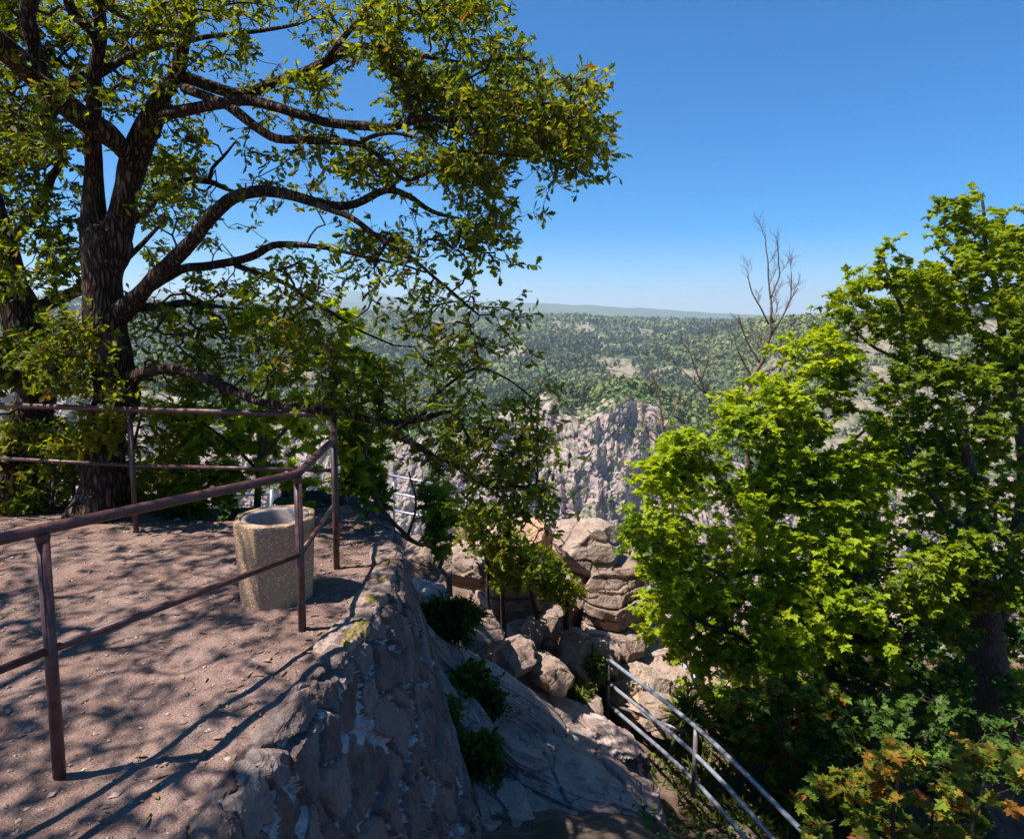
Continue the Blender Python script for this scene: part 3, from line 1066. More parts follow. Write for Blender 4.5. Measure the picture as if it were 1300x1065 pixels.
    pA = [(300, -10), (640, -10), (622, 28), (615, 55), (668, 52), (684, 90), (688, 112), (655, 118), (640, 135), (700, 128), (708, 88), (750, 92), (768, 150), (762, 195), (742, 236), (722, 236), (690, 198), (640, 212), (600, 220), (540, 195), (480, 200), (420, 150), (350, 110), (300, 60)]
    A.append(region(pA, 910, 4.9, 6.6, 0.02, 3, 3.1))
    pA2 = [(430, 60), (690, 100), (700, 190), (600, 210), (500, 190), (430, 150)]
    A.append(region(pA2, 227, 5.0, 6.2, 0.04, 33, 3.1))
    pB = [(430, 200), (560, 190), (632, 215), (646, 290), (652, 340), (636, 352), (600, 330), (612, 380), (668, 400), (664, 414), (600, 408), (560, 370), (500, 345), (440, 320)]
    A.append(region(pB, 472, 4.8, 6.2, 0.06, 4, 3.1))
    pC = [(300, 335), (450, 320), (560, 370), (600, 420), (640, 420), (620, 450), (690, 500), (680, 540), (640, 520), (560, 540), (480, 520), (400, 520), (300, 500)]
    A.append(region(pC, 430, 4.7, 6.2, 0.04, 5, 3.1))
    pC2 = [(470, 540), (620, 540), (690, 548), (705, 580), (722, 618), (690, 640), (650, 625), (560, 600), (520, 570)]
    A.append(region(pC2, 96, 4.7, 5.2, -0.06, 6, 3.1))
    A.append(region([(575, 620), (690, 620), (700, 655), (690, 672), (620, 665), (590, 650)], 18, 4.8, 5.0, -.3, 7))
    pD = [(-30, -10), (330, -10), (330, 110), (240, 120), (150, 100), (140, 130), (60, 190), (-30, 230)]
    A.append(region(pD, 402, 4.8, 6.8, 0.10, 8, 3.1))
    pE = [(170, 190), (250, 170), (340, 190), (430, 250), (430, 330), (300, 330), (240, 300), (170, 280)]
    A.append(region(pE, 210, 5.2, 7.0, 0.12, 9, 3.1))
    pF = [(150, 380), (300, 330), (330, 480), (300, 520), (200, 500), (170, 440)]
    A.append(region(pF, 140, 5.8, 6.9, -0.01, 10, 3.1))
    pF2 = [(60, 410), (140, 400), (175, 450), (165, 500), (70, 500), (40, 450)]
    A.append(region(pF2, 105, 5.3, 5.7, -0.06, 12, 3.1))
    A.append(region([(150, -10), (445, -10), (450, 200), (430, 300), (300, 320), (230, 250), (170, 230)], 440, 5.0, 6.9, .02, 27, 2.6))
    A.append(region([(-20, -10), (180, -10), (170, 120), (60, 200), (-20, 200)], 120, 5.0, 6.6, .05, 28, 2.6))
    for P_, r_ in skel[3:]:
        if r_[-1] < .035:
            A.append(P_[-1] + R.normal(0, .16, (7, 3)))
            A.append(P_[-max(4, len(P_) // 6)] + R.normal(0, .18, (4, 3)))
    # canopy out of the frame
    n = 0
    while n < 1750:
        q = np.array([R.uniform(-8.2, .6), R.uniform(.4, 6.2), R.uniform(3.4, 7.4)])
        e = ((q[0] + 3.4) / 4.9) ** 2 + ((q[1] - 3.6) / 3.6) ** 2 + ((q[2] - 4.4) / 3.0) ** 2
        if e > 1: continue
        px, py, dep = proj(q)
        if dep > .1 and -60 < px < 1400 and py > -25: continue
        if dep > .1 and 560 < px < 1500 and py > -260: continue
        if vnoise(q * 1.5, 14) < -.12: continue
        A.append(q[None]); n += 1
    A = np.concatenate(A)
    k_ = 1 / math.tan(EL)
    px_, py_, dep_ = proj(A)
    seen = (dep_ > .1) & (px_ > -20) & (px_ < 1320) & (py_ > -20)
    lx = A[:, 0] + (A[:, 2] + 2.5) * k_ * AZ[0]
    ly = A[:, 1] + (A[:, 2] + 2.5) * k_ * AZ[1]
    drop = (lx > .0) & (lx < 2.2) & (ly > 5.8) & (ly < 10.5) & (vnoise(A * 1.7, 15) > np.where(seen, -.06, -.35))
    lx = A[:, 0] + (A[:, 2] - 1) * k_ * AZ[0]
    ly = A[:, 1] + (A[:, 2] - 1) * k_ * AZ[1]
    drop |= (lx > -5) & (lx < -.2) & (ly > 5.4) & (ly < 7.4) & (A[:, 2] > 2.4) & (vnoise(A * 1.9, 16) > np.where(seen, .35, -.1))
    lx = A[:, 0] + (A[:, 2] + 1) * k_ * AZ[0]
    ly = A[:, 1] + (A[:, 2] + 1) * k_ * AZ[1]
    drop |= (lx > 1.2) & (lx < 7) & (ly > 5.5) & (ly < 11) & (vnoise(A * 1.9, 17) > np.where(seen, .30, -.5))
    A = A[~drop]
    make_tree('oak_tree', 'big gnarled oak with dark ridged trunk standing just behind the railing', 'tree', at(118, 676, Yt), skel, A,
              M['oak_bark'], M['oak_leaf'], OAK, .072, per=5, sub=3, subr=.19, wig=.3, rtip=.0030, twigm=M['twig'], tint_mean=.58)

    # second oak at the left edge
    Y2 = 6.5
    t2 = limb([(15, 690, Y2, 100), (20, 660, Y2, 84), (28, 620, Y2, 62), (35, 580, Y2, 52), (40, 538, Y2, 46), (46, 500, Y2, 44), (44, 469, Y2, 45), (36, 430, Y2, 46), (28, 398, Y2, 46), (16, 370, Y2, 42), (6, 335, Y2, 36), (0, 300, Y2, 30), (-20, 240, Y2, 28), (-60, 160, Y2, 22), (-110, 60, Y2, 16)], .05)
    b1 = limb([(2, 330, Y2, 24), (14, 305, Y2, 20), (30, 288, Y2 - .1, 16), (47, 272, Y2 - .2, 15), (59, 250, Y2 - .2, 14), (64, 226, Y2 - .2, 12), (77, 195, Y2 - .3, 9), (72, 180, Y2 - .3, 5), (66, 166, Y2 - .3, 3)], .05)
    b2 = limb([(22, 400, Y2, 30), (45, 390, Y2 + .1, 24), (70, 381, Y2 + .2, 20), (101, 367, Y2 + .3, 17), (140, 345, Y2 + .4, 12), (180, 310, Y2 + .5, 8), (210, 280, Y2 + .6, 5)], .05)
    b3 = limb([(-20, 245, Y2, 22), (0, 218, Y2 - .1, 24), (31, 174, Y2 - .2, 22), (59, 149, Y2 - .2, 22), (80, 122, Y2 - .2, 22), (101, 104, Y2 - .2, 20), (135, 88, Y2 - .2, 15), (165, 72, Y2 - .2, 12), (190, 60, Y2 - .2, 9)], .05)
    b4 = limb([(60, 470, Y2, 12), (80, 490, Y2 - .2, 7), (100, 497, Y2 - .3, 5), (112, 494, Y2 - .3, 3)], .05)
    b5 = limb([(30, 560, Y2, 26), (5, 590, Y2 - .3, 20), (-30, 600, Y2 - .6, 16)], .05)
    A = [region([(-30, 180), (100, 170), (110, 290), (-30, 340)], 60, 5.8, 7.2, .1, 22),
         region([(-30, 290), (110, 290), (110, 400), (-30, 400)], 70, 5.8, 7.2, .0, 23),
         region([(-30, 400), (60, 400), (75, 470), (60, 520), (-30, 540)], 90, 5.6, 6.2, -.05, 24),
         region([(160, 200), (260, 200), (250, 320), (160, 340)], 40, 6.5, 7.6, .1, 25),
         region([(-100, -50), (60, 20), (150, 60), (60, 130), (-60, 200)], 90, 5.9, 7.4, .1, 26)]
    make_tree('oak_tree', 'oak with forked leaning trunk at the left edge of the photo', 'tree', at(20, 676, Y2), [t2, b1, b2, b3, b4, b5], np.concatenate(A),
              M['oak_bark'], M['oak_leaf'], OAK, .080, per=6, sub=4, subr=.15, wig=.3, rtip=.0030, twigm=M['twig'], tint_mean=.55)
build_oaks()


# ------------------------------------------------------------------ understorey round the terrace
def sapling(name, label, cat, stems, polys, mat, shape, lsize, seed, group=None, per=5, sub=3, subr=.13, flat=.45, up=1.2, bark='maple_bark', tint_mean=.5, ldroop=.35, tint_amp=.5, rtip=.0018, spread=1.0):
    skel = [limb(s, .06) for s in stems]
    A = np.concatenate([region(p, n, y0, y1, h, seed + i) for i, (p, n, y0, y1, h) in enumerate(polys)])
    b = skel[0][0][0]
    return make_tree(name, label, cat, b, skel, A, M[bark], M[mat], shape, lsize, per=per, sub=sub, subr=subr, flat=flat, up=up, spread=spread,
                     wig=.2, rtip=rtip, group=group, tint_mean=tint_mean, tint_amp=tint_amp, bigbump=False, ldroop=ldroop)


sapling('maple_sapling', 'young maple with thin dark stem growing behind the railing above the concrete bin', 'tree',
        [[(326, 668, 6.6, 12), (328, 620, 6.6, 11), (334, 560, 6.6, 10), (345, 500, 6.5, 8), (350, 440, 6.4, 6), (362, 390, 6.3, 4)],
         [(332, 580, 6.6, 7), (370, 540, 6.4, 6), (420, 500, 6.2, 4)], [(330, 600, 6.6, 6), (290, 560, 6.6, 5), (250, 530, 6.6, 4)]],
        [([(210, 520), (400, 520), (415, 640), (405, 665), (200, 665)], 115, 6.1, 7.2, .0),
         ([(260, 400), (430, 380), (470, 470), (420, 530), (220, 520)], 70, 5.9, 7.0, .05)],
        'maple_leaf', MAP, .10, 110, tint_mean=.5)
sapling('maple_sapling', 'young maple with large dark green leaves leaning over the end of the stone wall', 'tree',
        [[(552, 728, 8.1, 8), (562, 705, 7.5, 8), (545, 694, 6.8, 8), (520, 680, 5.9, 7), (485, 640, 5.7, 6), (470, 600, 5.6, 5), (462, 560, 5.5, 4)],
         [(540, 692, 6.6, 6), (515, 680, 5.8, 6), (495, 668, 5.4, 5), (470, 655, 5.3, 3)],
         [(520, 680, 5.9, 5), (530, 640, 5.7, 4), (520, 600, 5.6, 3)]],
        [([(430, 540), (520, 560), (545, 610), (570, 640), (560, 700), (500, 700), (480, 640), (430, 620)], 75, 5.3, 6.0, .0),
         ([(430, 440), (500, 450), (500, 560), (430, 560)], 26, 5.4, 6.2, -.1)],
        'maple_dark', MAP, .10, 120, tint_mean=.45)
sapling('oak_bush', 'bushy green oak growth around the foot of the two oak trunks', 'bush',
        [[(150, 680, 6.2, 8), (160, 620, 6.2, 7), (170, 560, 6.1, 5), (180, 520, 6.1, 3)], [(60, 690, 6.3, 8), (70, 620, 6.2, 6), (80, 540, 6.1, 4)],
         [(100, 690, 6.4, 7), (95, 620, 6.4, 6), (90, 560, 6.3, 4)]],
        [([(150, 500), (260, 520), (260, 640), (190, 660), (150, 640)], 95, 6.0, 6.9, -.1),
         ([(60, 520), (110, 560), (100, 665), (-20, 672), (-20, 560)], 110, 6.0, 6.8, -.1),
         ([(60, 505), (140, 515), (150, 560), (70, 575)], 40, 5.55, 5.75, -.3),
         ([(120, 560), (170, 560), (165, 640), (110, 650)], 35, 6.2, 6.8, -.3)],
        'oak_leaf', OAK, .08, 130, per=7, sub=4, flat=.2, up=.9, tint_mean=.78, bark='twig')
sapling('leafy_bush', 'low dark green bush at the far dirt edge left of the concrete bin', 'bush',
        [[(240, 672, 6.2, 6), (243, 640, 6.2, 5), (250, 610, 6.2, 3)]],
        [([(205, 600), (300, 590), (310, 662), (205, 668)], 75, 5.9, 6.8, -.3)],
        'maple_dark', MAP, .08, 140, tint_mean=.4)


# ------------------------------------------------------------------ rocks
def boulder(name, label, loc, size, seed, mat='rock', rot=(0, 0, 0), blocky=3.5, cuts=7, rough=.05, strata=0.0, n=150, cat='boulder', group=None, crack=.03, cutd=(.68, .97)):
    th = np.linspace(0, math.pi, n // 2 + 1)
    ph = np.linspace(0, 2 * math.pi, n + 1)[:-1]
    TT, PP = np.meshgrid(th, ph, indexing='ij')
    d = np.stack([np.sin(TT) * np.cos(PP), np.sin(TT) * np.sin(PP), np.cos(TT)], -1)
    rr = (np.abs(d) ** blocky).sum(-1) ** (-1 / blocky)
    q = random.Random(seed)
    if cutd[1] < 1: cuts = cuts + 7
    for k in range(cuts):
        v = np.array([q.gauss(0, 1), q.gauss(0, 1), q.gauss(0, .8)])
        v /= np.linalg.norm(v)
        c = q.uniform(*cutd)
        dt = d @ v
        rr = np.where(dt > .05, np.minimum(rr, c / np.maximum(dt, .05)), rr)
    S = np.array(size, float)
    P = d * rr[..., None] * S / 2
    Q = P + np.array([seed * 3.1, seed * 1.7, 0])
    m = min(size)
    warp = np.stack([fbm(Q * 1.1 / m, 3, seed), fbm(Q * 1.1 / m, 3, seed + 1), fbm(Q * 1.1 / m, 3, seed + 2)], -1)
    P = P + warp * m * rough * 1.1
    f1, f2, cid = voro((Q + warp * m * .35) / (m * np.array([.95, .8, .6])), seed)
    dis = ridged(Q * 1.6 / m, 3, seed + 4) * rough * .22 + fbm(Q * 6 / m, 5, seed + 6, .6) * rough * .5
    dis = dis - crack * (1 - sstep(0, .07, f2 - f1)) + (cid - .5) * rough * 1.5
    if strata:
        tz = P[..., 2] + .12 * P[..., 0] + warp[..., 0] * m * .10
        per = m * .16
        u = tz / per
        fr = u - np.floor(u)
        lay = _hash(np.floor(u).astype(np.int64), 0 * u.astype(np.int64), 0 * u.astype(np.int64), seed)
        side = 1 - np.abs(d[..., 2]) ** 3
        dis = dis + strata * side * ((lay - .5) * 1.6 - .9 * (1 - sstep(0, .18, fr)))
    P = P + d * (dis * m)[..., None]
    Rm = np.array(Matrix.Rotation(rot[2], 3, 'Z') @ Matrix.Rotation(rot[1], 3, 'Y') @ Matrix.Rotation(rot[0], 3, 'X'))
    P = P.reshape(-1, 3) @ Rm.T
    nr, nc = TT.shape
    i = np.arange(nr - 1)[:, None] * nc
    j = np.arange(nc)[None]
    f = np.stack([i + j, i + nc + j, i + nc + (j + 1) % nc, i + (j + 1) % nc], -1).reshape(-1, 4)
    a = Acc()
    a.add(P, [f])
    o = a.build(name, M[mat], smooth=False)
    o.location = tuple(loc)
    return tag(o, label, cat, group)


def rk(px, py, Y, w, h, dpt, *args, name='boulder', **kw):
    """boulder whose picture centre is (px,py): w,h in photo px, dpt in metres"""
    c = at(px, py, Y)
    label, seed = args[0], args[1]
    return boulder(name, label, c, (w * Y / F * 1.02, dpt, h * Y / F * 1.06), seed, **kw)


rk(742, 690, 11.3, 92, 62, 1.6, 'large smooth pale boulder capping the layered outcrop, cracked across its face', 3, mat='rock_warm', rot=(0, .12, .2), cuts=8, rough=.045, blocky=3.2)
rk(770, 768, 11.2, 84, 118, 1.7, 'layered brown rock outcrop with thin ledges beneath the pale capping boulder', 4, name='rock_outcrop', cat='rock outcrop', mat='rock', strata=.13, cuts=9, rough=.07, n=300, blocky=6, cutd=(.80, 1.05))
rk(722, 745, 11.3, 80, 74, 1.4, 'shaded blocky rock between the sapling trunks left of the layered outcrop', 5, mat='rock', cuts=8, rough=.08, n=200)
rk(668, 684, 11.4, 84, 46, 1.3, 'orange brown flat topped rock left of the pale capping boulder', 6, mat='rock_orange', rot=(0, .12, 0), cuts=9, rough=.06, blocky=5)
rk(640, 668, 11.6, 50, 22, 1.2, 'pale flat rock ledge in front of the far lookout railing', 7, mat='rock_warm', rot=(0, .05, 0), cuts=6, rough=.05, blocky=5)
rk(640, 745, 10.6, 120, 90, 1.8, 'dark shaded rock mass behind the group of thin sapling trunks', 8, mat='rock', cuts=9, rough=.09, n=220, strata=.05)
rk(694, 790, 10.0, 60, 44, 1.0, 'rounded brown boulder in the hollow below the saplings', 9, mat='rock', cuts=7, rough=.06)
rk(666, 812, 9.5, 56, 46, .9, 'mossy brown boulder beside the upper end of the long rock slab', 10, mat='rock', cuts=7, rough=.07)
rk(678, 797, 9.3, 36, 28, .5, 'small rounded stone resting on the mossy boulder', 11, mat='rock_warm', cuts=5, rough=.05)
rk(728, 835, 9.3, 78, 62, 1.0, 'tilted sunlit boulder right of the long rock slab', 12, mat='rock', rot=(0, .5, .2), cuts=8, rough=.06, n=180)
rk(762, 832, 9.6, 62, 50, .9, 'blocky boulder just behind the upper end of the steel handrail', 13, mat='rock_warm', cuts=8, rough=.06)
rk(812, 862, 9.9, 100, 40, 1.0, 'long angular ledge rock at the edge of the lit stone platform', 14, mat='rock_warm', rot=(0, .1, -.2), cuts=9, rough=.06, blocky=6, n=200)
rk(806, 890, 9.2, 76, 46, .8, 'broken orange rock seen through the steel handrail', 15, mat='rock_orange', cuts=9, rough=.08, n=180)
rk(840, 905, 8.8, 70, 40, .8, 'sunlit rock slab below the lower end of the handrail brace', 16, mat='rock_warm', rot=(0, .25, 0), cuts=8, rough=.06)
rk(745, 900, 8.6, 46, 40, .7, 'small dark boulder wedged left of the handrail post', 17, mat='rock', cuts=7, rough=.07)
rk(785, 812, 10.4, 62, 26, 1.2, 'flat shelf rock jutting from the foot of the layered outcrop', 18, mat='rock', rot=(0, .12, 0), cuts=6, rough=.06, blocky=5)
rk(540, 712, 8.2, 70, 52, 1.0, 'brown block of rock behind the end of the stone wall', 19, mat='rock', cuts=7, rough=.06, blocky=5)
rk(545, 760, 7.4, 60, 44, .8, 'shaded purple rock beside the dark fern', 20, mat='rock_grey', cuts=7, rough=.06)
rk(600, 715, 9.6, 90, 60, 1.2, 'sunlit low rock behind the leaning young maple', 21, mat='rock', cuts=7, rough=.07)
# floor of the lookout: lit stone platform
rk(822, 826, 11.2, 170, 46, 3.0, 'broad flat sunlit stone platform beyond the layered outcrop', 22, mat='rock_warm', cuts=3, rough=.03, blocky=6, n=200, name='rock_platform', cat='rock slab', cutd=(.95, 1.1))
# big whaleback slab, lower slabs on the path
def slab(label, path, seed, mat='rock_grey', rough=.05, n1=200, n2=110, name='rock_slab', step_=0.0):
    """long humped rock: path of (px, py, Y, half width, height)"""
    L = np.array([[*at(px, py, Y), hw, hh] for px, py, Y, hw, hh in path])
    C = catmull(L, .02)
    idx = np.linspace(0, len(C) - 1, n1).astype(int)
    C = C[idx]
    T = np.gradient(C[:, :3], axis=0); T[:, 2] *= .3
    T /= np.linalg.norm(T, axis=1)[:, None]
    side = np.cross(T, [0, 0, 1.]); side /= np.linalg.norm(side, axis=1)[:, None]
    th = np.linspace(-.55, math.pi + .55, n2)
    cs = np.sign(np.cos(th)) * np.abs(np.cos(th)) ** .62
    sn = np.sign(np.sin(th)) * np.abs(np.sin(th)) ** .8
    t = np.linspace(0, 1, len(C))
    endr = np.clip(np.minimum(t, 1 - t) / .06, 0, 1) ** .5
    P = C[:, None, :3] + side[:, None] * (cs[None, :, None] * (C[:, 3] * (.35 + .65 * endr))[:, None, None])
    P[..., 2] += (sn[None] - 1) * (C[:, 4])[:, None] * (.3 + .7 * endr[:, None])
    Q = P + seed * 2.3
    nrm = np.stack([side[:, None, 0] * cs[None], side[:, None, 1] * cs[None], sn[None] * np.ones((len(C), 1))], -1)
    along = np.cumsum(np.r_[0, np.linalg.norm(np.diff(C[:, :3], axis=0), axis=1)])[:, None] * np.ones(n2)[None]
    s_ = v3(along * .8, th[None] * 1.5, seed)
    f1, f2, cid = voro(Q * [1.3, 1.3, 2.0] + fbm(Q * 1.3, 3, seed)[..., None] * .5, seed)
    dis = ridged(v3(along * .7, th[None] * 4.5, seed), 4, seed) * rough * 1.1 + fbm(Q * 3, 5, seed) * rough + (cid - .5) * rough * .8 - .03 * (1 - sstep(0, .07, f2 - f1))
    P = P + nrm * dis[..., None]
    a = Acc()
    a.add(P.reshape(-1, 3), [grid_faces(len(C), n2)])
    c0 = L[:, :3].mean(0)
    o = a.build(name, M[mat], smooth=False)
    o.location = tuple(c0)
    co = np.concatenate(a.v) - c0
    o.data.vertices.foreach_set('co', co.astype(np.float32).ravel())
    o.data.update()
    return tag(o, label, 'rock slab')


slab('long humped grey rock slab running down from the stone wall to the path, dappled by sun', [(500, 756, 6.5, .30, .4), (545, 798, 6.8, .40, .45), (610, 836, 7.2, .52, .5), (670, 872, 7.6, .72, .6), (715, 920, 7.8, .92, .6), (745, 985, 7.5, .95, .6)], 31, rough=.035)

rk(650, 838, 8.2, 60, 40, .8, 'lumpy brown boulder just above the crest of the long humped slab', 41, mat='rock', cuts=7, rough=.08)
rk(700, 856, 8.3, 60, 36, .8, 'broken brown block in shade between the humped slab and the tilted boulder', 42, mat='rock', cuts=11, rough=.1, blocky=6, rot=(.2, .4, .5))
rk(610, 806, 8.0, 66, 40, .9, 'dark rock tucked behind the feathery shrub', 43, mat='rock', cuts=7, rough=.08)
slab('low cracked rock step in the path below the long humped slab', [(620, 925, 6.5, .55, .35), (700, 945, 6.8, .9, .4), (770, 962, 7.1, .95, .4), (830, 990, 7.2, .6, .4)], 32)
slab('bottom flat grey rock step nearest the camera on the path', [(560, 1030, 5.3, .7, .4), (660, 1020, 5.8, 1.0, .4), (800, 1045, 6.2, 1.0, .4)], 33)
slab('narrow tilted rock curb left of the handrail post', [(745, 905, 8.0, .22, .3), (775, 930, 7.6, .25, .3), (800, 965, 7.1, .28, .3)], 34, mat='rock_grey')
slab('grey rock beside the ivy at the foot of the stone wall', [(545, 850, 6.3, .30, .5), (585, 905, 6.1, .3, .4), (600, 965, 5.8, .3, .4)], 35, mat='rock_grey')


# ------------------------------------------------------------------ steel handrails
def steel_rail(label, runs, posts, loc, name='steel_handrail', extra=None, r=.024, rp=.026):
    root = thing(name, label, 'handrail', loc)
    for k, pts in enumerate(runs):
        a = Acc()
        tube(a, catmull(np.array(pts, float), .12) if len(pts) > 2 else np.array(pts, float), r, 14)
        adopt(a.build('rail', M['steel']), root)
    for A, B in posts:
        a = Acc()
        tube(a, np.array([A, B], float), rp, 14)
        adopt(a.build('post', M['steel'] if label.startswith('far') else M['post_steel']), root)
    for A, B in (extra or []):
        a = Acc()
        tube(a, np.array([A, B], float), .02, 12)
        adopt(a.build('brace', M['post_steel']), root)
    return root

M['post_steel'] = simple_mat('weathered_steel', (.16, .13, .13), (.27, .24, .25), 16, .5, .002, .3, .4)

hA = [at(772, 836 + k, 9.0) for k in (0, 30, 57)]
hB = [at(883, 922 + k, 7.0) for k in (0, 36, 70)]
hC = [at(1000, 1036 + k, 5.4) for k in (0, 50, 96)]
hD = [at(1150, 1190 + k, 4.0) for k in (0, 70, 130)]
steel_rail('near three rail steel handrail descending the steps beside the maple', [[hA[k], hB[k], hC[k], hD[k]] for k in range(3)],
           [(at(772, 832, 9.0), at(771, 915, 9.0)), (at(884, 920, 7.0), at(880, 1010, 7.0)), (at(1060, 1096, 4.8), at(1050, 1240, 4.8))], tuple(at(771, 915, 9.0)),
           extra=[(at(776, 893, 9.0), at(868, 928, 7.6)), (at(876, 884, 8.3), at(858, 928, 8.0))])
Yf = 13.4
steel_rail('far three rail grey railing around the lookout left of the pale boulder', [[at(470, 598 + 22 * k, Yf + .6), at(592, 622 + 22 * k, Yf)] for k in range(3)],
           [(at(592, 620, Yf), at(592, 690, Yf)), (at(500, 603, Yf + .5), at(500, 690, Yf + .5))], tuple(at(592, 690, Yf)), name='lookout_railing', r=.022)
steel_rail('far grey railing just right of the layered outcrop, half hidden by maple leaves', [[at(795, 746 + 20.5 * k, 13.2), at(850, 748 + 20.5 * k, 13.0)] for k in range(3)],
           [(at(850, 745, 13.0), at(850, 812, 13.0))], tuple(at(850, 812, 13.0)), name='lookout_railing', r=.022)
steel_rail('short grey railing along the right edge of the lit stone platform', [[at(862 + 5 * k, 800 + 3 * k, 12.4), at(871 + 5.5 * k, 848 + 6 * k, 9.6)] for k in range(3)],
           [(at(876, 870, 9.4), at(878, 925, 9.3)), (at(862, 798, 12.4), at(862, 840, 12.4))], tuple(at(878, 925, 9.3)), name='lookout_railing', r=.02)
steel_rail('far grey rail seen through the leaves behind the oak trunk', [[at(60, 632 + 24 * k, 8.6), at(345, 654 + 3 - 30 + 30 * k, 8.6)] for k in range(2)],
           [(at(100, 625, 8.6), at(100, 700, 8.6)), (at(345, 622, 8.6), at(345, 700, 8.6))], tuple(at(345, 700, 8.6)), name='lookout_railing', r=.02)

# ------------------------------------------------------------------ right hand trees
def build_right():
    # bright young maple
    st = [[(1003, 930, 8.3, 16), (1000, 865, 8.3, 14), (992, 800, 8.3, 13), (978, 745, 8.3, 12), (965, 700, 8.3, 11), (960, 640, 8.3, 10), (968, 580, 8.3, 8), (995, 510, 8.3, 6), (1030, 455, 8.3, 4)],
          [(985, 770, 8.3, 9), (965, 722, 8.1, 9), (930, 732, 7.9, 8), (905, 724, 7.8, 7), (870, 708, 7.6, 5), (835, 690, 7.5, 3)],
          [(964, 690, 8.3, 9), (985, 648, 8.5, 8), (1030, 600, 8.7, 7), (1080, 560, 8.9, 5), (1120, 530, 9.0, 3)],
          [(992, 810, 8.3, 9), (1040, 760, 8.0, 8), (1100, 730, 7.8, 6), (1160, 720, 7.6, 4)],
          [(990, 840, 8.3, 7), (940, 810, 8.0, 6), (890, 790, 7.8, 5), (850, 770, 7.7, 3)],
          [(962, 650, 8.3, 7), (920, 610, 8.2, 6), (885, 580, 8.1, 4)]]
    sapling('maple_tree', 'bright yellow green young maple filling the middle right beside the steel handrail', 'tree', st,
            [([(858, 548), (905, 565), (925, 510), (955, 482), (990, 480), (1000, 432), (1058, 420), (1085, 450), (1075, 500), (1110, 520), (1130, 580), (1100, 640), (950, 640), (830, 625), (815, 600)], 470, 7.6, 8.9, .0),
             ([(800, 640), (850, 620), (1120, 620), (1150, 700), (1100, 760), (940, 780), (830, 760), (800, 705)], 420, 7.3, 8.9, .0),
             ([(812, 785), (830, 745), (930, 740), (1000, 780), (1100, 740), (1180, 760), (1150, 830), (1060, 840), (960, 850), (880, 850)], 260, 7.1, 8.6, .0)],
            'maple_leaf', MAP, .084, 200, per=7, sub=4, subr=.22, tint_mean=.66, tint_amp=.75, flat=.6, up=1.6, ldroop=.5, rtip=.0022)
    # darker maple in the shade behind and right of it
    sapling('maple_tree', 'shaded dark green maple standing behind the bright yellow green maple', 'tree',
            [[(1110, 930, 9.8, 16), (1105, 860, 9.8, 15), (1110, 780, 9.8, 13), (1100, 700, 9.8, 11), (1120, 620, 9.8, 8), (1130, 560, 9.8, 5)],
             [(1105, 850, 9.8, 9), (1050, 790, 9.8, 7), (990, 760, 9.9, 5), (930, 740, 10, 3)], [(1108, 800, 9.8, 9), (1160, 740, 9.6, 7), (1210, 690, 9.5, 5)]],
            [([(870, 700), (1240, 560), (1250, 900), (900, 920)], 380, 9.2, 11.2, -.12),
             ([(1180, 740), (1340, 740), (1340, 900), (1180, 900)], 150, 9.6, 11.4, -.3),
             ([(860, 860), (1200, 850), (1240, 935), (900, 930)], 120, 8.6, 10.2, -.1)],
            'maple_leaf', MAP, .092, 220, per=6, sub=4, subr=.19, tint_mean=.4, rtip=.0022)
    # tall one at the right edge
    st = [[(1268, 965, 8.4, 74), (1262, 925, 8.4, 62), (1256, 870, 8.4, 52), (1250, 810, 8.4, 44), (1246, 750, 8.4, 36), (1240, 690, 8.4, 30), (1236, 630, 8.4, 22), (1225, 570, 8.4, 17), (1205, 520, 8.4, 13), (1185, 470, 8.4, 11), (1160, 420, 8.4, 8), (1135, 370, 8.3, 6), (1120, 320, 8.3, 4)],
          [(1252, 830, 8.4, 26), (1275, 760, 8.6, 24), (1290, 680, 8.8, 22), (1300, 600, 9, 18), (1290, 520, 9, 15), (1275, 440, 9, 12), (1262, 360, 9, 9), (1250, 300, 8.9, 6), (1245, 250, 8.9, 4)],
          [(1240, 680, 8.4, 14), (1200, 650, 8.1, 10), (1170, 600, 7.9, 8), (1140, 545, 7.8, 5)],
          [(1225, 570, 8.4, 10), (1250, 510, 8.6, 9), (1262, 450, 8.7, 8), (1230, 400, 8.8, 6), (1210, 340, 8.8, 4)],
          [(1185, 470, 8.4, 8), (1150, 460, 8.3, 6), (1110, 440, 8.3, 5), (1075, 405, 8.3, 3)],
          [(1290, 520, 9, 9), (1320, 440, 9, 8), (1330, 360, 9, 6), (1320, 300, 9, 4), (1300, 262, 9, 3)]]
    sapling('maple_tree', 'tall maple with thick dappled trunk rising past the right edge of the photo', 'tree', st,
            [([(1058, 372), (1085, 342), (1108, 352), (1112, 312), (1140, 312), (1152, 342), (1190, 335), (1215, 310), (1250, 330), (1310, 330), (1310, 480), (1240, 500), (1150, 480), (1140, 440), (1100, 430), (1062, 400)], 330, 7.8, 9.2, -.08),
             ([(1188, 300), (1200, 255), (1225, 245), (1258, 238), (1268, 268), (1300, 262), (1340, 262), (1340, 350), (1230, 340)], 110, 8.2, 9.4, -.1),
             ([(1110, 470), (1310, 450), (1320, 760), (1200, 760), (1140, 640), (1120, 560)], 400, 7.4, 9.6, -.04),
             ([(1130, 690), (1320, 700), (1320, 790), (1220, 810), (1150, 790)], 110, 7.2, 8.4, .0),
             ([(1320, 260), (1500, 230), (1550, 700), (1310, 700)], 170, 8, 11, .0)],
            'maple_dark', MAP, .080, 240, per=7, sub=4, subr=.19, tint_mean=.7, tint_amp=.7, flat=.5, up=1.3, rtip=.0024)
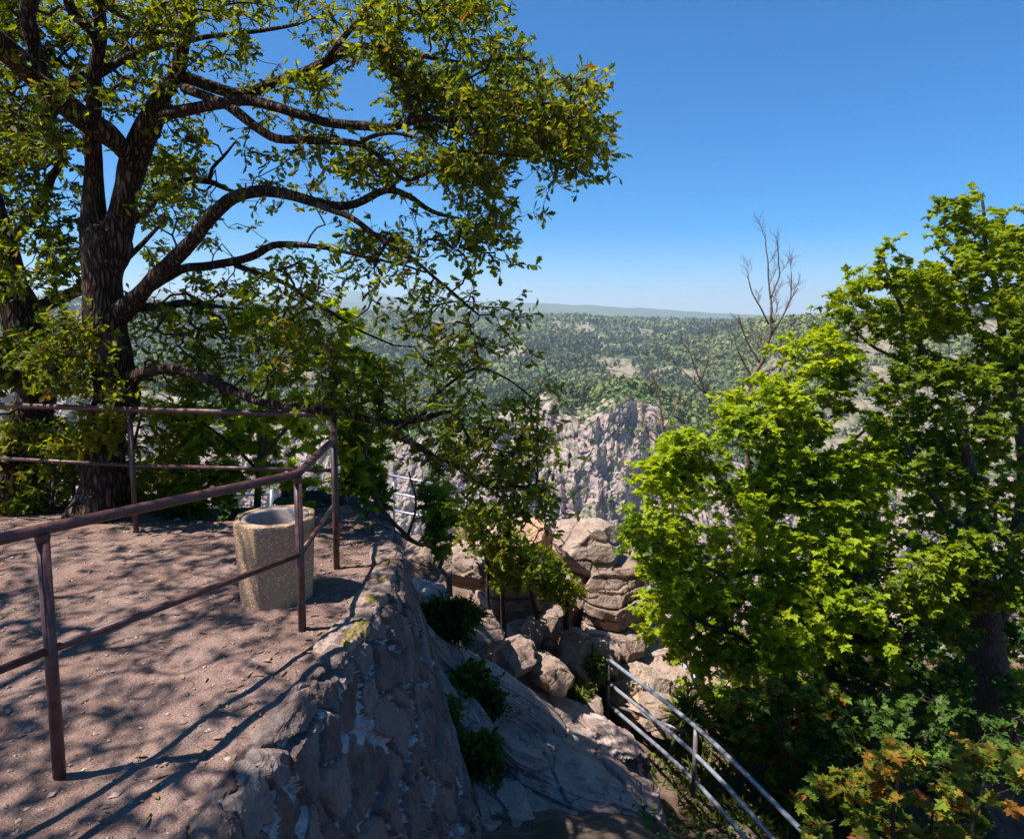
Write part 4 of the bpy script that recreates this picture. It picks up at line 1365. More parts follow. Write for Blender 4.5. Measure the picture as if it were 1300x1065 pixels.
    # dead twigs poking out above it
    sapling('dead_branch', 'leafless thin dark snag poking above the tall maple at the right edge', 'dead tree',
            [[(1330, 420, 9.6, 7), (1315, 330, 9.6, 5), (1300, 270, 9.6, 4), (1285, 250, 9.6, 3), (1272, 232, 9.6, 2)], [(1300, 270, 9.6, 3), (1296, 235, 9.6, 2.4), (1294, 212, 9.6, 1.6)]],
            [([(1262, 205), (1300, 205), (1310, 260), (1280, 262)], 14, 9.4, 9.8, -2)], None, None, 0, 250, bark='twig') if False else None
    # undergrowth along the bottom right
    sapling('maple_sapling', 'maple sapling with orange and yellow young leaves in the bottom right corner', 'sapling',
            [[(1130, 1110, 4.5, 9), (1135, 1040, 4.5, 7), (1145, 980, 4.5, 5), (1150, 945, 4.5, 3)], [(1240, 1110, 4.6, 8), (1240, 1030, 4.6, 6), (1250, 960, 4.6, 4)],
             [(1180, 1110, 4.7, 7), (1185, 1040, 4.7, 5), (1190, 990, 4.7, 3)]],
            [([(1030, 995), (1080, 948), (1130, 935), (1180, 965), (1215, 952), (1262, 940), (1310, 950), (1310, 1000), (1030, 1010)], 44, 4.2, 5.0, -.3), ([(1010, 1000), (1310, 1000), (1310, 1080), (1000, 1080)], 40, 4.2, 4.9, -.3)],
            'maple_orange', MAP, .078, 300, per=5, sub=3, subr=.10, tint_mean=.36, tint_amp=.75, flat=.6, up=1.6, rtip=.0014)
    sapling('maple_sapling', 'low green maple sapling with a few yellow leaves right of the handrail', 'sapling',
            [[(1005, 1040, 6.9, 8), (1000, 960, 6.9, 6), (985, 900, 6.9, 4)], [(1040, 1040, 6.9, 6), (1050, 940, 6.9, 4)]],
            [([(925, 925), (935, 880), (990, 862), (1050, 875), (1090, 930), (1080, 1030), (1020, 1030)], 105, 6.5, 7.3, -.2)],
            'maple_orange', MAP, .105, 310, per=5, sub=3, subr=.13, tint_mean=.22, tint_amp=.35, flat=.6, up=1.5, rtip=.0016)
    sapling('thicket', 'dark leafy thicket on the slope under the tall maple', 'bush',
            [[(1180, 1000, 7.2, 8), (1175, 930, 7.2, 5)], [(1080, 990, 7.4, 7), (1090, 920, 7.4, 5)], [(1290, 990, 7.2, 7), (1290, 930, 7.2, 5)]],
            [([(1050, 880), (1240, 890), (1310, 900), (1310, 990), (1050, 1000)], 130, 6.4, 8.0, -.15), ([(1040, 790), (1240, 790), (1235, 890), (1060, 890)], 110, 7.2, 8.2, -.1), ([(1262, 800), (1310, 800), (1310, 900), (1275, 900)], 25, 7.4, 7.9, -.1)],
            'shrub_leaf', MAP, .08, 320, per=5, sub=3, tint_mean=.4)
build_right()


def dead(name, label, limbs, polys, seed, bark='dead_wood', rtip=.0045, base=None):
    skel = [limb([(x, y, Y, w * .62 + .5) for x, y, Y, w in s], .12) for s in limbs]
    A = np.concatenate([region(p, n, y0, y1, -2, seed + i) for i, (p, n, y0, y1) in enumerate(polys)])
    root = thing(name, label, 'dead tree', tuple(skel[0][0][0]))
    a = Acc()
    for P, r in skel:
        tube(a, P, r, 12)
    def spray(p, d, L, r, lvl):
        n = 5
        P = [p]
        dd = d.copy()
        for k in range(n):
            dd = dd + R.normal(0, .10, 3) + np.array([0, 0, .07])
            dd /= np.linalg.norm(dd)
            P.append(P[-1] + dd * L / n)
        P = np.array(P)
        tube(a, P, np.linspace(r, r * .45, n + 1), 5, cap=False)
        if lvl > 0:
            for k in range(1, n + 1):
                for q in range(2 if lvl > 1 else 1):
                    v = R.normal(size=3); v -= dd * (v @ dd); v /= np.linalg.norm(v)
                    spray(P[k], dd * .75 + v * .55, L * rnd.uniform(.35, .6), r * .6, lvl - 1)
    for P, r in skel:
        T = frames(P)[0]
        n = len(P)
        for k in range(int(n * .42), n, 4):
            v = R.normal(size=3); v -= T[k] * (v @ T[k]); v /= np.linalg.norm(v)
            d = T[k] * .7 + v * .6 + np.array([0, 0, .35]); d /= np.linalg.norm(d)
            spray(P[k], d, rnd.uniform(.25, .55), max(.006, r[k] * .30), 2)
    adopt(a.build('trunk', M[bark]), root)

Yd = 16.0
dead('dead_tree', 'tall bare dead tree with reddish forking branches rising above the bright maple',
     [[(946, 640, Yd, 16), (950, 560, Yd, 13), (954, 487, Yd, 11), (968, 456, Yd, 9.5), (977, 425, Yd, 7), (979, 397, Yd, 5.5), (977, 369, Yd, 4), (975, 341, Yd, 3), (972, 296, Yd, 1.6)],
      [(965, 462, Yd, 6), (951, 438, Yd, 4.5), (942, 414, Yd, 3), (938, 400, Yd, 2)], [(975, 412, Yd, 4), (966, 392, Yd, 3.2), (956, 372, Yd, 2.6), (949, 350, Yd, 1.8)],
      [(978, 380, Yd, 3.4), (989, 348, Yd, 2.6), (987, 306, Yd, 1.6)], [(977, 428, Yd, 4.5), (992, 404, Yd, 3.6), (1003, 379, Yd, 3), (1004, 346, Yd, 1.8)],
      [(1000, 386, Yd, 2.6), (1012, 366, Yd, 1.6)], [(960, 474, Yd, 6.5), (985, 466, Yd - .4, 5.5), (1000, 455, Yd - .5, 4.5), (1008, 436, Yd - .5, 2.6)],
      [(952, 500, Yd, 7), (975, 490, Yd - .2, 5.5), (990, 470, Yd - .4, 4), (994, 440, Yd - .4, 3)], [(956, 482, Yd, 5), (944, 462, Yd, 4), (934, 440, Yd, 2.4)]],
     [([(942, 340), (965, 296), (990, 300), (1010, 345), (1018, 375), (1000, 430), (960, 440), (935, 400)], 170, Yd - .7, Yd + .7)], 400)
Yd2 = 14.5
dead('dead_tree', 'small bare dead tree leaning left of the bright maple', [
    [(928, 600, Yd2, 10), (916, 543, Yd2, 7.5), (902, 511, Yd2, 6), (888, 480, Yd2, 4.2), (879, 456, Yd2, 3), (872, 438, Yd2, 1.6)],
    [(896, 500, Yd2, 4), (878, 482, Yd2, 3), (862, 466, Yd2, 1.6)], [(890, 484, Yd2, 3), (897, 462, Yd2, 2.2), (900, 440, Yd2, 1.4)]],
     [([(860, 440), (900, 430), (912, 480), (900, 510), (868, 490)], 90, Yd2 - .4, Yd2 + .4)], 410)
Yd3 = 13.5
dead('dead_tree', 'spindly bare dead tree in front of the grey cliff', [
    [(858, 700, Yd3, 9), (852, 620, Yd3, 7), (846, 572, Yd3, 6), (840, 531, Yd3, 4.6), (838, 510, Yd3, 3.4), (832, 478, Yd3, 1.8)],
    [(850, 620, Yd3, 5), (832, 616, Yd3, 4.2), (811, 603, Yd3, 3.2), (789, 589, Yd3, 1.6)], [(846, 570, Yd3, 4.4), (832, 560, Yd3, 3.4), (818, 550, Yd3, 1.8)],
    [(842, 545, Yd3, 3), (856, 520, Yd3, 2.4), (862, 500, Yd3, 1.4)]],
     [([(810, 500), (840, 470), (868, 500), (860, 560), (830, 600), (790, 600)], 90, Yd3 - .3, Yd3 + .3)], 420)

# ------------------------------------------------------------------ saplings and shrubs among the boulders
for k, (label, st, pol, n) in enumerate([
    ('thin oak sapling with leafy top standing leftmost among the boulders', [(622, 800, 8.8, 8), (620, 760, 8.8, 7), (618, 720, 8.8, 6), (614, 685, 8.8, 4)], [(575, 655), (640, 640), (660, 690), (640, 722), (590, 720)], 70),
    ('thin oak sapling with forked stem in front of the dark rock mass', [(640, 825, 8.9, 9), (638, 780, 8.9, 8), (640, 740, 8.9, 6), (650, 705, 8.9, 4)], [(620, 700), (670, 690), (690, 720), (680, 740), (630, 745)], 45),
    ('short slanting oak sapling lit by the sun below the pale boulder', [(682, 785, 9.1, 8), (676, 762, 9.1, 7), (672, 735, 9.1, 5), (680, 710, 9.1, 3)], [(655, 705), (700, 698), (712, 740), (670, 748)], 42),
    ('stocky oak sapling with dark stem at the foot of the layered outcrop', [(720, 806, 9.3, 11), (719, 780, 9.3, 10), (717, 758, 9.3, 8), (712, 730, 9.3, 5)], [(692, 705), (725, 715), (742, 742), (730, 768), (690, 760)], 60)]):
    sapling('oak_sapling', label, 'sapling', [st], [(pol, n, st[0][2] - .5, st[0][2] + .4, -.3)], 'oak_leaf', OAK, .10, 500 + k * 7,
            group='oak saplings among the boulders', per=6, sub=3, flat=.2, up=.7, tint_mean=.55, bark='twig', tint_amp=.4)

a = Acc()
tube(a, catmull(np.array([at(571, 756, 8.4), at(570, 730, 8.4), at(569, 700, 8.4), at(571, 690, 8.4)]), .05), [.040, ] * 1 + [.04] * (len(catmull(np.array([at(571, 756, 8.4), at(570, 730, 8.4), at(569, 700, 8.4), at(571, 690, 8.4)]), .05)) - 1), 14, bumpf=lambda b, t, i: .2 * fbm(b * 9, 3, 5))
tag(a.build('tree_stump', M['dead_wood']), 'thin broken tree stump lit orange behind the stone wall end', 'stump')


def bushy(name, label, cat, px, py, Y, rx, ry, n, mat, shape, ls, seed, per=6, rdep=None, flat=.2, tint=.5, up=.6, droop=.25, group=None, spread=1.0):
    c = at(px, py, Y)
    sx, sz = rx * Y / F, ry * Y / F
    sy = rdep or sx
    q = R.normal(size=(n, 3)); q /= np.linalg.norm(q, axis=1)[:, None]
    q *= (R.random(n) ** .4)[:, None]
    q *= 1 + .7 * vnoise(q * 1.7 + seed, 3)[:, None]
    P = c + q * [sx, sy, sz]
    a = Acc()
    rosettes(a, shape, P, q + [0, 0, .4], per, ls, spread, up, ls * .8, np.clip(tint + .5 * vnoise(P * 5, seed), .02, .9), flat, droop=droop)
    root = thing(name, label, cat, tuple(c - [0, 0, sz]), group)
    adopt(a.build('foliage', M[mat], smooth=False), root)
    b = Acc()
    for k in range(7):
        e = P[rnd.randrange(n)]
        s = c + np.array([rnd.uniform(-.3, .3) * sx, rnd.uniform(-.3, .3) * sy, -sz * 1.1])
        tube(b, np.array([s, (s + e) / 2 + R.normal(0, .1 * sx, 3), e]), [.01, .007, .003], 5)
    adopt(b.build('stems', M['twig']), root)
    return root

bushy('yew_shrub', 'dark green feathery shrub growing out from behind the stone wall', 'shrub', 566, 782, 6.9, 36, 27, 900, 'yew', NEEDLE, .10, 7, rdep=.2, per=9, flat=.0, tint=.45, droop=.8, spread=.75)
bushy('ivy_clump', 'dark ivy clump hanging on the side of the long humped rock slab', 'ivy', 583, 862, 6.5, 34, 20, 220, 'maple_dark', MAP, .06, 8, tint=.3)
bushy('ivy_clump', 'ivy clump with a few bright leaves hollowed into the long humped rock slab', 'ivy', 625, 884, 6.6, 28, 22, 200, 'shrub_leaf', OVAL, .055, 9, tint=.35)
bushy('nettle_clump', 'leafy green weeds at the foot of the stone wall near the bottom of the photo', 'plant', 605, 958, 5.6, 38, 28, 200, 'shrub_leaf', OVAL, .085, 10, tint=.4)
bushy('weed_tuft', 'weeds in shade tight against the stone wall below the ivy', 'plant', 565, 905, 5.8, 20, 26, 130, 'shrub_leaf', OVAL, .07, 11, tint=.35)
bushy('fern_tuft', 'small bright fern tuft growing between rocks left of the handrail post', 'fern', 735, 882, 8.6, 14, 10, 90, 'grass', NEEDLE, .16, 12, tint=.5, droop=.8)
bushy('fern_tuft', 'upright fern growing from the boulder behind the handrail post', 'fern', 756, 845, 9.0, 8, 16, 60, 'grass', NEEDLE, .18, 13, tint=.55, droop=.8)
bushy('grass_tuft', 'grass tuft at the foot of the lit stone platform by the handrail', 'plant', 872, 905, 8.0, 18, 20, 120, 'grass', NEEDLE, .22, 14, tint=.5, droop=.6)
bushy('weed_tuft', 'sunny green weeds beyond the lit stone platform', 'plant', 815, 797, 13.0, 30, 12, 160, 'grass', NEEDLE, .3, 15, tint=.6, droop=.6)
bushy('spurge_clump', 'yellow green weeds growing behind the railing right of the big oak trunk', 'plant', 178, 640, 6.7, 26, 28, 160, 'maple_leaf', OVAL, .06, 16, tint=.6)


# grass and low ground cover on the slope
def build_grass():
    n = 14000
    x = R.uniform(1.6, 9, n); y = R.uniform(3.5, 11, n)
    keep = (vnoise(v3(x * 1.2, y * 1.2, 0), 5) > -.15) & (x > 1.9 + (y - 7) * -.1)
    x, y = x[keep], y[keep]
    z = gnd(x, y)
    P = np.column_stack([x, y, z])
    D = np.column_stack([R.normal(0, .45, len(x)), R.normal(0, .45, len(x)), np.ones(len(x))])
    N = R.normal(size=(len(x), 3)); N[:, 2] = 0
    a = Acc()
    put_leaves(a, NEEDLE * [.6, 1], P, D, N, .10 + .18 * R.random(len(x)), np.clip(.45 + .3 * R.normal(size=len(x)), 0, .93), .1, 1.2)
    o = a.build('grass', M['grass'], smooth=False)
    tag(o, 'thin grass on the shaded slope right of the steel handrail', 'grass', kind='stuff')
    # creeping ground cover leaves
    n = 12000
    x = R.uniform(1.2, 10, n); y = R.uniform(3.5, 13, n)
    keep = vnoise(v3(x * .9, y * .9, 3), 6) > -.2
    x, y = x[keep], y[keep]
    P = np.column_stack([x, y, gnd(x, y) + .04 + .15 * R.random(len(x))])
    a = Acc()
    D = R.normal(size=(len(x), 3)); D[:, 2] *= .3
    N = np.array([0, 0, 1.]) + R.normal(0, .4, (len(x), 3))
    put_leaves(a, OVAL * [1.5, 1], P, D, N, .03 + .04 * R.random(len(x)), np.clip(.4 + .25 * R.normal(size=len(x)), 0, .93))
    o = a.build('ground_cover', M['shrub_leaf'], smooth=False)
    tag(o, 'low leafy ground cover on the slope under the maples', 'ground cover', kind='stuff')
build_grass()


# ------------------------------------------------------------------ valley, cliffs and hills
KP = np.array([-400, 0, 200, 450, 520, 570, 620, 660, 700, 735, 780, 830, 870, 920, 960, 1060, 1150, 1300, 1800.])
CT_ = np.array([520, 500, 505, 560, 560, 558, 545, 528, 504, 536, 508, 514, 548, 590, 610, 620, 620, 620, 620.])   # crest of the cliffs
WD = np.array([500, 480, 480, 520, 530, 530, 522, 505, 492, 492, 486, 488, 505, 530, 540, 545, 540, 540, 540.])   # wooded ridge behind
HM = np.array([430, 425, 425, 455, 462, 468, 470, 470, 470, 470, 468, 462, 455, 445, 430, 412, 408, 405, 405.])  # mid slope
HT = np.array([380, 382, 386, 398, 400, 401, 402, 403, 404, 405, 407, 409, 411, 412, 414, 414, 408, 400, 398.])  # plateau lip
YR = [42, 60, 130, 230, 325, 345, 400, 430, 520, 640, 1000, 1500, 2200, 3200, 3300.]


def smooth1(a, w):
    k = np.hanning(w + 2)[1:-1]; k /= k.sum()
    return np.convolve(np.pad(a, w // 2, mode='edge'), k, 'valid')[:len(a)]


pc = np.arange(-420, 1801, 2.2)
def col(a, w=15):
    v = np.interp(pc, KP, a)
    return smooth1(v, w)

def build_far():
    rows = np.concatenate([np.linspace(42, 320, 40), np.linspace(322, 336, 8), np.linspace(337, 412, 330), np.linspace(412.6, 560, 110), np.linspace(562, 1200, 130), np.geomspace(1206, 3300, 120)])
    xc = (pc - CXP) / F / .995
    d = lambda yy: (400 - yy) / F          # tangent of elevation
    ct, wd, hm, ht = col(CT_, 11), col(WD), col(HM, 31), col(HT, 41)
    n1 = vnoise(v3(pc / 45, 0, 0), 3) * 7
    ct = ct + n1 * .6 + vnoise(v3(pc / 15, 1, 0), 4) * 2.5
    ht = ht + vnoise(v3(pc / 60, 5, 0), 6) * 1.2
    rt = sstep(880, 1060, pc)               # right-hand nearer hillside
    Z = np.zeros((len(rows), len(pc)))
    for j in range(len(pc)):
        rr = [42, 60, 130, 230, 322, 338]
        zz = [-48, -70, -135, -190, -215, -212]
        # cliff: crest at 395..405
        zc = d(ct[j]) * 400
        rr += [352, 372, 392, 402, 430]
        zz += [-212 + (zc + 212) * .22, -212 + (zc + 212) * .55, -212 + (zc + 212) * .88, zc, zc + 3]
        zw = d(wd[j]) * 500 - 8
        rr += [500, 540]; zz += [zw, zw - 3]
        zm = d(hm[j]) * (1150 * (1 - rt[j]) + 760 * rt[j])
        rm = 1150 * (1 - rt[j]) + 760 * rt[j]
        rr += [700 * (1 - rt[j]) + 600 * rt[j], rm]
        zz += [(zw - 60) * (1 - rt[j]) + (zw * .55 + zm * .45) * rt[j], zm]
        rl = 2300 * (1 - rt[j]) + 1050 * rt[j]
        rr += [rl, rl + 300, 3400]
        zt = d(ht[j]) * rl
        zz += [zt, zt - 3, zt - 60]
        Z[:, j] = np.interp(rows, rr, zz)
    # smooth the profile a little away from the cliff
    for it in range(6):
        Zs = Z.copy()
        Zs[1:-1] = (Z[:-2] + Z[1:-1] * 2 + Z[2:]) / 4
        m = ((rows > 404) | (rows < 336))[:, None]
        Z = np.where(m, Zs, Z)
    X = rows[:, None] * xc[None]
    Y = rows[:, None] + 0 * X
    P = np.stack([X, Y, Z], -1)
    cl = sstep(336, 348, rows) * (1 - sstep(405, 440, rows))
    far = sstep(430, 700, rows)
    # large gullies and ribs of the cliff, running downwards
    Q = P * [1 / 26., 1 / 60., 1 / 75.]
    ribs = ridged(Q, 3, 12, .45) * 10 + ridged(P * [1 / 5., 1 / 12., 1 / 22.], 4, 18, .6) * 2.4 + ridged(v3(P[..., 0] + .45 * P[..., 2], 0 * P[..., 0], P[..., 2] * .25) / 9., 3, 19) * 1.8
    f1, f2, cid = voro(P * [1 / 7., 1 / 9., 1 / 10.] + fbm(P / 14, 3, 9)[..., None] * .6, 5)
    blocks = (cid - .5) * 3.2 + (f2 - f1) * 1.6
    f1, f2, cid = voro(P * [1 / 2.6, 1 / 3., 1 / 3.4] + fbm(P / 5, 2, 19)[..., None] * .5, 6)
    blocks += (cid - .5) * 1.6 + (f2 - f1) * .6
    gul = fbm(v3(P[..., 0] / 40., P[..., 1] / 80, P[..., 2] / 90.), 3, 30) * 16
    P[..., 1] -= (ribs + blocks + gul * .8) * cl[:, None]
    P[..., 2] += (fbm(P * [1 / 9., 1 / 9., 1 / 9.], 4, 23) * 3.5 + blocks * .3) * cl[:, None]
    P[..., 0] += fbm(P / 8, 3, 25) * 2.2 * cl[:, None]
    # wooded hillsides: gullies and spurs
    scl = np.clip(rows / 1500, .3, 2)[:, None]
    hill = (ridged(v3(P[..., 0] / 240, P[..., 1] / 330, 0), 4, 40) * 26 * scl + fbm(v3(P[..., 0] / 70, P[..., 1] / 90, 0), 3, 44) * 9 * scl)
    lip = 1 - sstep(.80, 1.0, rows[:, None] / (2300 * (1 - rt) + 1050 * rt)[None])
    P[..., 2] += hill * far[:, None] * (lip * .9 + .06)
    kc = int(np.searchsorted(rows, 440))
    hillrows = slice(kc - 1, None)
    return rows, P, kc

rows_, FP, kc_ = build_far()
a = Acc()
sub = FP[:kc_]
a.add(sub.reshape(-1, 3), [grid_faces(sub.shape[0], sub.shape[1])])

def cliff_mat():
    m, nt, out = new_mat('cliff_rock')
    N = NT(nt)
    g = N.geo()
    pos = g.outputs['Position']
    st = N.mapping(pos, (1, 1, .4), (0, .25, 0))
    n1 = N.noise(pos, .03, 6, .6)
    n2 = N.noise(st, .16, 8, .68, .3)
    n3 = N.noise(st, .9, 6, .7)
    c = N.mix(N.step(n1, .38, .62), (.42, .31, .28), (.52, .39, .345))
    c = N.mix(N.step(n2, .42, .66), c, (.27, .20, .205))
    c = N.mix(N.math('MULTIPLY', N.step(N.noise(pos, .11, 7, .65), .52, .64), .6), c, (.48, .38, .33))
    c = N.mix(.6, c, N.ramp(n3, [(.3, (.5, .48, .52)), (.6, (1, 1, 1)), (.8, (1.25, 1.22, 1.2))]), 'MULTIPLY')
    up = N.n('SeparateXYZ', Vector=g.outputs['Normal']).outputs[2]
    veg = N.math('MULTIPLY', N.step(up, .42, .72), N.step(N.noise(pos, .09, 7, .7), .42, .55))
    vc = N.mix(N.step(N.noise(pos, .5, 4), .35, .65), (.05, .085, .02), (.13, .155, .05))
    c = N.mix(veg, c, vc)
    hh = N.math('ADD', n2, N.math('MULTIPLY', n3, .35))
    N.bsdf(out, c, .95, N.bump(hh, 1.0, 2.2), .1)
    return m
M['cliff'] = cliff_mat()
o = a.build('cliff', M['cliff'], smooth=False)
tag(o, kind='structure')

def hill_mat():
    m, nt, out = new_mat('hillside')
    N = NT(nt)
    pos = N.geo().outputs['Position']
    n1 = N.noise(pos, .006, 6, .6)
    n2 = N.noise(pos, .05, 6, .65)
    v = N.voronoi(pos, .1, 'F1')
    c = N.mix(N.step(n1, .4, .6), (.05, .072, .026), (.075, .10, .034))
    c = N.mix(N.step(n2, .4, .65), c, (.085, .12, .04))
    bare = N.math('MULTIPLY', N.attr('bare'), N.step(N.noise(pos, .05, 6, .7), .35, .55))
    c = N.mix(N.math('MULTIPLY', bare, .9), c, (.25, .20, .15))
    hh = N.math('ADD', N.math('MULTIPLY', N.math('SUBTRACT', 1.0, v), 1.0), n2)
    N.bsdf(out, c, .95, N.bump(hh, 1.0, 6.0), .1)
    return m
M['hill'] = hill_mat()
a = Acc()
sub = FP[kc_ - 1:]
def bareness(P, p):
    return fbm(P / 90 * np.array([1, .7, 0]) + 5, 5, 61) + .20 * sstep(840, 960, p)
bv = sstep(.19, .36, bareness(sub, np.broadcast_to(pc[None], sub.shape[:2])))
a.add(sub.reshape(-1, 3), [grid_faces(sub.shape[0], sub.shape[1])], bv.reshape(-1))
tag(a.build('hills', M['hill'], attr_name='bare'), kind='structure')

# horizon ranges and the ground between them
def ranges():
    a = Acc()
    for (D, pts, sd_) in [(6500, [(-400, 380), (300, 380), (450, 384), (560, 386), (650, 385), (720, 387), (780, 390), (850, 394), (960, 401), (1100, 404), (1800, 404)], 1),
                          (9500, [(-400, 372), (250, 372), (330, 376), (400, 372), (440, 369), (480, 372), (520, 380), (600, 392), (700, 400), (1800, 402)], 2)]:
        pc2 = np.arange(-420, 1801, 4.0)
        y = np.interp(pc2, [p[0] for p in pts], [p[1] for p in pts])
        y = smooth1(y, 9) + vnoise(v3(pc2 / 22, sd_, 0), 8) * .8
        x = (pc2 - CXP) / F / .995
        prof = [(.50, -.9), (.7, -.5), (.85, -.1), (.95, .7), (1.0, 1.0), (1.04, 1.0), (1.12, .6), (1.25, -.8)]
        V = []
        for f, h in prof:
            top = H + (400 - y) / F * D
            z = np.where(h > 0, -60 + (top + 60) * h, -60 + 120 * h)
            V.append(np.column_stack([x * D * f, np.full(len(x), D * f), z + vnoise(v3(pc2 / 30, f * 9, sd_), 3) * 18 * (h < 1)]))
        V = np.array(V)
        a.add(V.reshape(-1, 3), [grid_faces(len(prof), len(pc2))], 0)
    tag(a.build('distant_hills', M['hill']), kind='structure')
ranges()


# crowns as clumps of small leaf-mass faces
def crowns(acc, P, s, hgt, nq, tint, fs=.34, cone=None):
    k = len(P)
    q = R.normal(size=(k, nq, 3)); q /= np.linalg.norm(q, axis=2)[..., None]
    q[..., 2] = np.abs(q[..., 2]) * 1.1 - .25
    rad = .62 + .45 * R.random((k, nq))
    C = P[:, None] + q * rad[..., None] * np.stack([s, s, hgt], -1)[:, None] * .5
    C[..., 2] += (hgt * .45)[:, None]
    if cone is not None:
        # narrow the tops of conifers
        t = np.clip((C[..., 2] - P[:, None, 2]) / (hgt[:, None] * 1.1), 0, 1)
        k_ = np.where(cone[:, None], 1 - .75 * t, 1)
        C[..., :2] = P[:, None, :2] + (C[..., :2] - P[:, None, :2]) * k_[..., None]
    Nn = q + R.normal(0, .35, q.shape)
    Nn /= np.linalg.norm(Nn, axis=2)[..., None]
    U = np.cross(Nn, R.normal(size=q.shape)); U /= np.linalg.norm(U, axis=2)[..., None]
    W = np.cross(Nn, U)
    sz = (s[:, None] * fs * (.6 + .8 * R.random((k, nq))))[..., None]
    V = np.stack([C - U * sz * .5 - W * sz * .35, C + U * sz * .55 - W * sz * .2, C + U * sz * .3 + W * sz * .5, C - U * sz * .45 + W * sz * .35], 2)
    V = V.reshape(-1, 3)
    f = np.arange(len(V)).reshape(-1, 4)
    tt = np.clip(tint[:, None] + R.normal(0, .06, (k, nq)), 0, .92)
    acc.add(V, [f], np.repeat(tt.reshape(-1), 4))


def forest_mat(name, c0, c1, c2, odd):
    m, nt, out = new_mat(name)
    N = NT(nt)
    t = N.attr()
    c = N.ramp(t, [(0, c0), (.45, c1), (.85, c2), (.93, c2), (.96, odd), (1, odd)])
    N.bsdf(out, c, .8, None, .15)
    return m
M['forest'] = forest_mat('forest_canopy', (.034, .050, .020), (.095, .118, .034), (.19, .205, .058), (.27, .20, .16))
M['bush_far'] = forest_mat('cliff_bush', (.05, .09, .025), (.085, .13, .035), (.15, .185, .06), (.26, .2, .15))

def sample_far(y0, y1, n, p0=-420, p1=1780):
    """area-uniform random points on the far sheet between depths"""
    Y = np.sqrt(R.uniform(y0 ** 2, y1 ** 2, n))
    p = R.uniform(p0, p1, n)
    ri = np.interp(Y, rows_, np.arange(len(rows_)))
    ci = np.clip((p - pc[0]) / 2.2, 0, len(pc) - 1.001)
    i = np.clip(ri.astype(int), 0, len(rows_) - 2); j = ci.astype(int)
    fi = (ri - i)[:, None]; fj = (ci - j)[:, None]
    return (FP[i, j] * (1 - fi) * (1 - fj) + FP[i + 1, j] * fi * (1 - fj) + FP[i, j + 1] * (1 - fi) * fj + FP[i + 1, j + 1] * fi * fj), p

def forest():
    a = Acc()
    # near wooded ridge and right hillside
    for (y0, y1, n, s0, s1, nq, fs) in [(425, 620, 7500, 5, 10, 46, .26), (620, 1000, 13000, 6, 11, 24, .36), (1000, 1600, 15000, 9, 15, 13, .48), (1600, 2700, 22000, 9, 15, 8, .62)]:
        P, p = sample_far(y0, y1, n)
        rgt = sstep(840, 960, p)
        bare = bareness(P, p)
        dens = .33
        keep = (bare < dens) & (np.abs(P[:, 0] / P[:, 1]) < 1.0)
        # thin scrub in the bare patches
        keep |= R.random(len(P)) < .12
        P, bare, rgt = P[keep], bare[keep], rgt[keep]
        sp = vnoise(v3(P[:, 0] / 110, P[:, 1] / 150, 0), 66)
        con = sp > .18
        s = R.uniform(s0, s1, len(P)) * np.where(con, .72, 1)
        h = s * np.where(con, 2.1, 1.15) * R.uniform(.8, 1.25, len(P))
        t = np.where(con, .12, .52) + .25 * vnoise(P / 30, 67) + .06 * R.normal(size=len(P))
        t = np.clip(t, 0, .9)
        t = np.where(R.random(len(P)) < .05 + .16 * rgt, .98, t)
        crowns(a, P, s, h, nq, t, fs, con)
    tag(a.build('far_forest', M['forest'], smooth=False), 'continuous forest covering the hills across the valley', 'forest', kind='stuff')
forest()

def cliff_veg():
    # scrub on ledges of the cliffs: continuous low cover
    a = Acc()
    P, p = sample_far(352, 440, 5200)
    ri = np.interp(P[:, 1], rows_, np.arange(len(rows_)))
    m = fbm(P / 16, 3, 72)
    gully = np.exp(-((p - 735) / 26) ** 2) * (P[:, 2] > -110) + np.exp(-((p - 660) / 40) ** 2) * (P[:, 2] < -62) * .5
    top = P[:, 1] > 408
    keep = ((m > .20) | (top & (m > -.15)) | (gully * R.random(len(P)) > .40))
    P = P[keep]
    s = R.uniform(1.6, 4.6, len(P)) * np.where(P[:, 1] > 408, 1.6, 1)
    crowns(a, P, s, s * R.uniform(.7, 1.1, len(P)), 26, np.clip(.5 + .3 * vnoise(P / 9, 73) + .1 * R.normal(size=len(P)), 0, .9), .30)
    tag(a.build('cliff_scrub', M['bush_far'], smooth=False), 'green scrub growing on the ledges and tops of the far cliffs', 'scrub', kind='stuff')
    # lone bushes
    px_, py_, dep = proj(FP[:kc_])
    for k, (bx, by, w_, label) in enumerate([
        (775, 637, 8, 'round dark green bush low on the right side of the main cliff'), (727, 627, 7, 'dark green bush on the left flank of the main cliff'),
        (750, 560, 6, 'small bush on the shoulder of the main cliff'), (815, 570, 7, 'bush on the upper right face of the main cliff'),
        (772, 596, 5, 'small bush in the middle of the main cliff face'), (800, 545, 5, 'bush near the top right of the main cliff'),
        (565, 612, 8, 'bush on the left cliff seen beside the lookout railing'), (620, 640, 6, 'bush low on the left cliff above the orange rock'),
        (660, 655, 9, 'wide bush at the cliff foot above the flat rock ledge')]):
        d2 = (px_ - bx) ** 2 + (py_ - by) ** 2
        c = np.unravel_index(np.argmin(np.where(FP[:kc_, :, 1] > 330, d2, 1e9)), d2.shape)
        q = FP[c]
        aa = Acc()
        m = 9
        PP = q + R.normal(0, 1, (m, 3)) * [w_ * .16, w_ * .10, w_ * .14] + [0, -1.0, 0]
        crowns(aa, PP, np.full(m, w_ * .34), np.full(m, w_ * .32), 30, np.full(m, .22) + .1 * R.random(m), .3)
        b = aa.build('cliff_bush', M['bush_far'], smooth=False)
        tag(b, label, 'bush', 'lone bushes on the far cliffs')
cliff_veg()

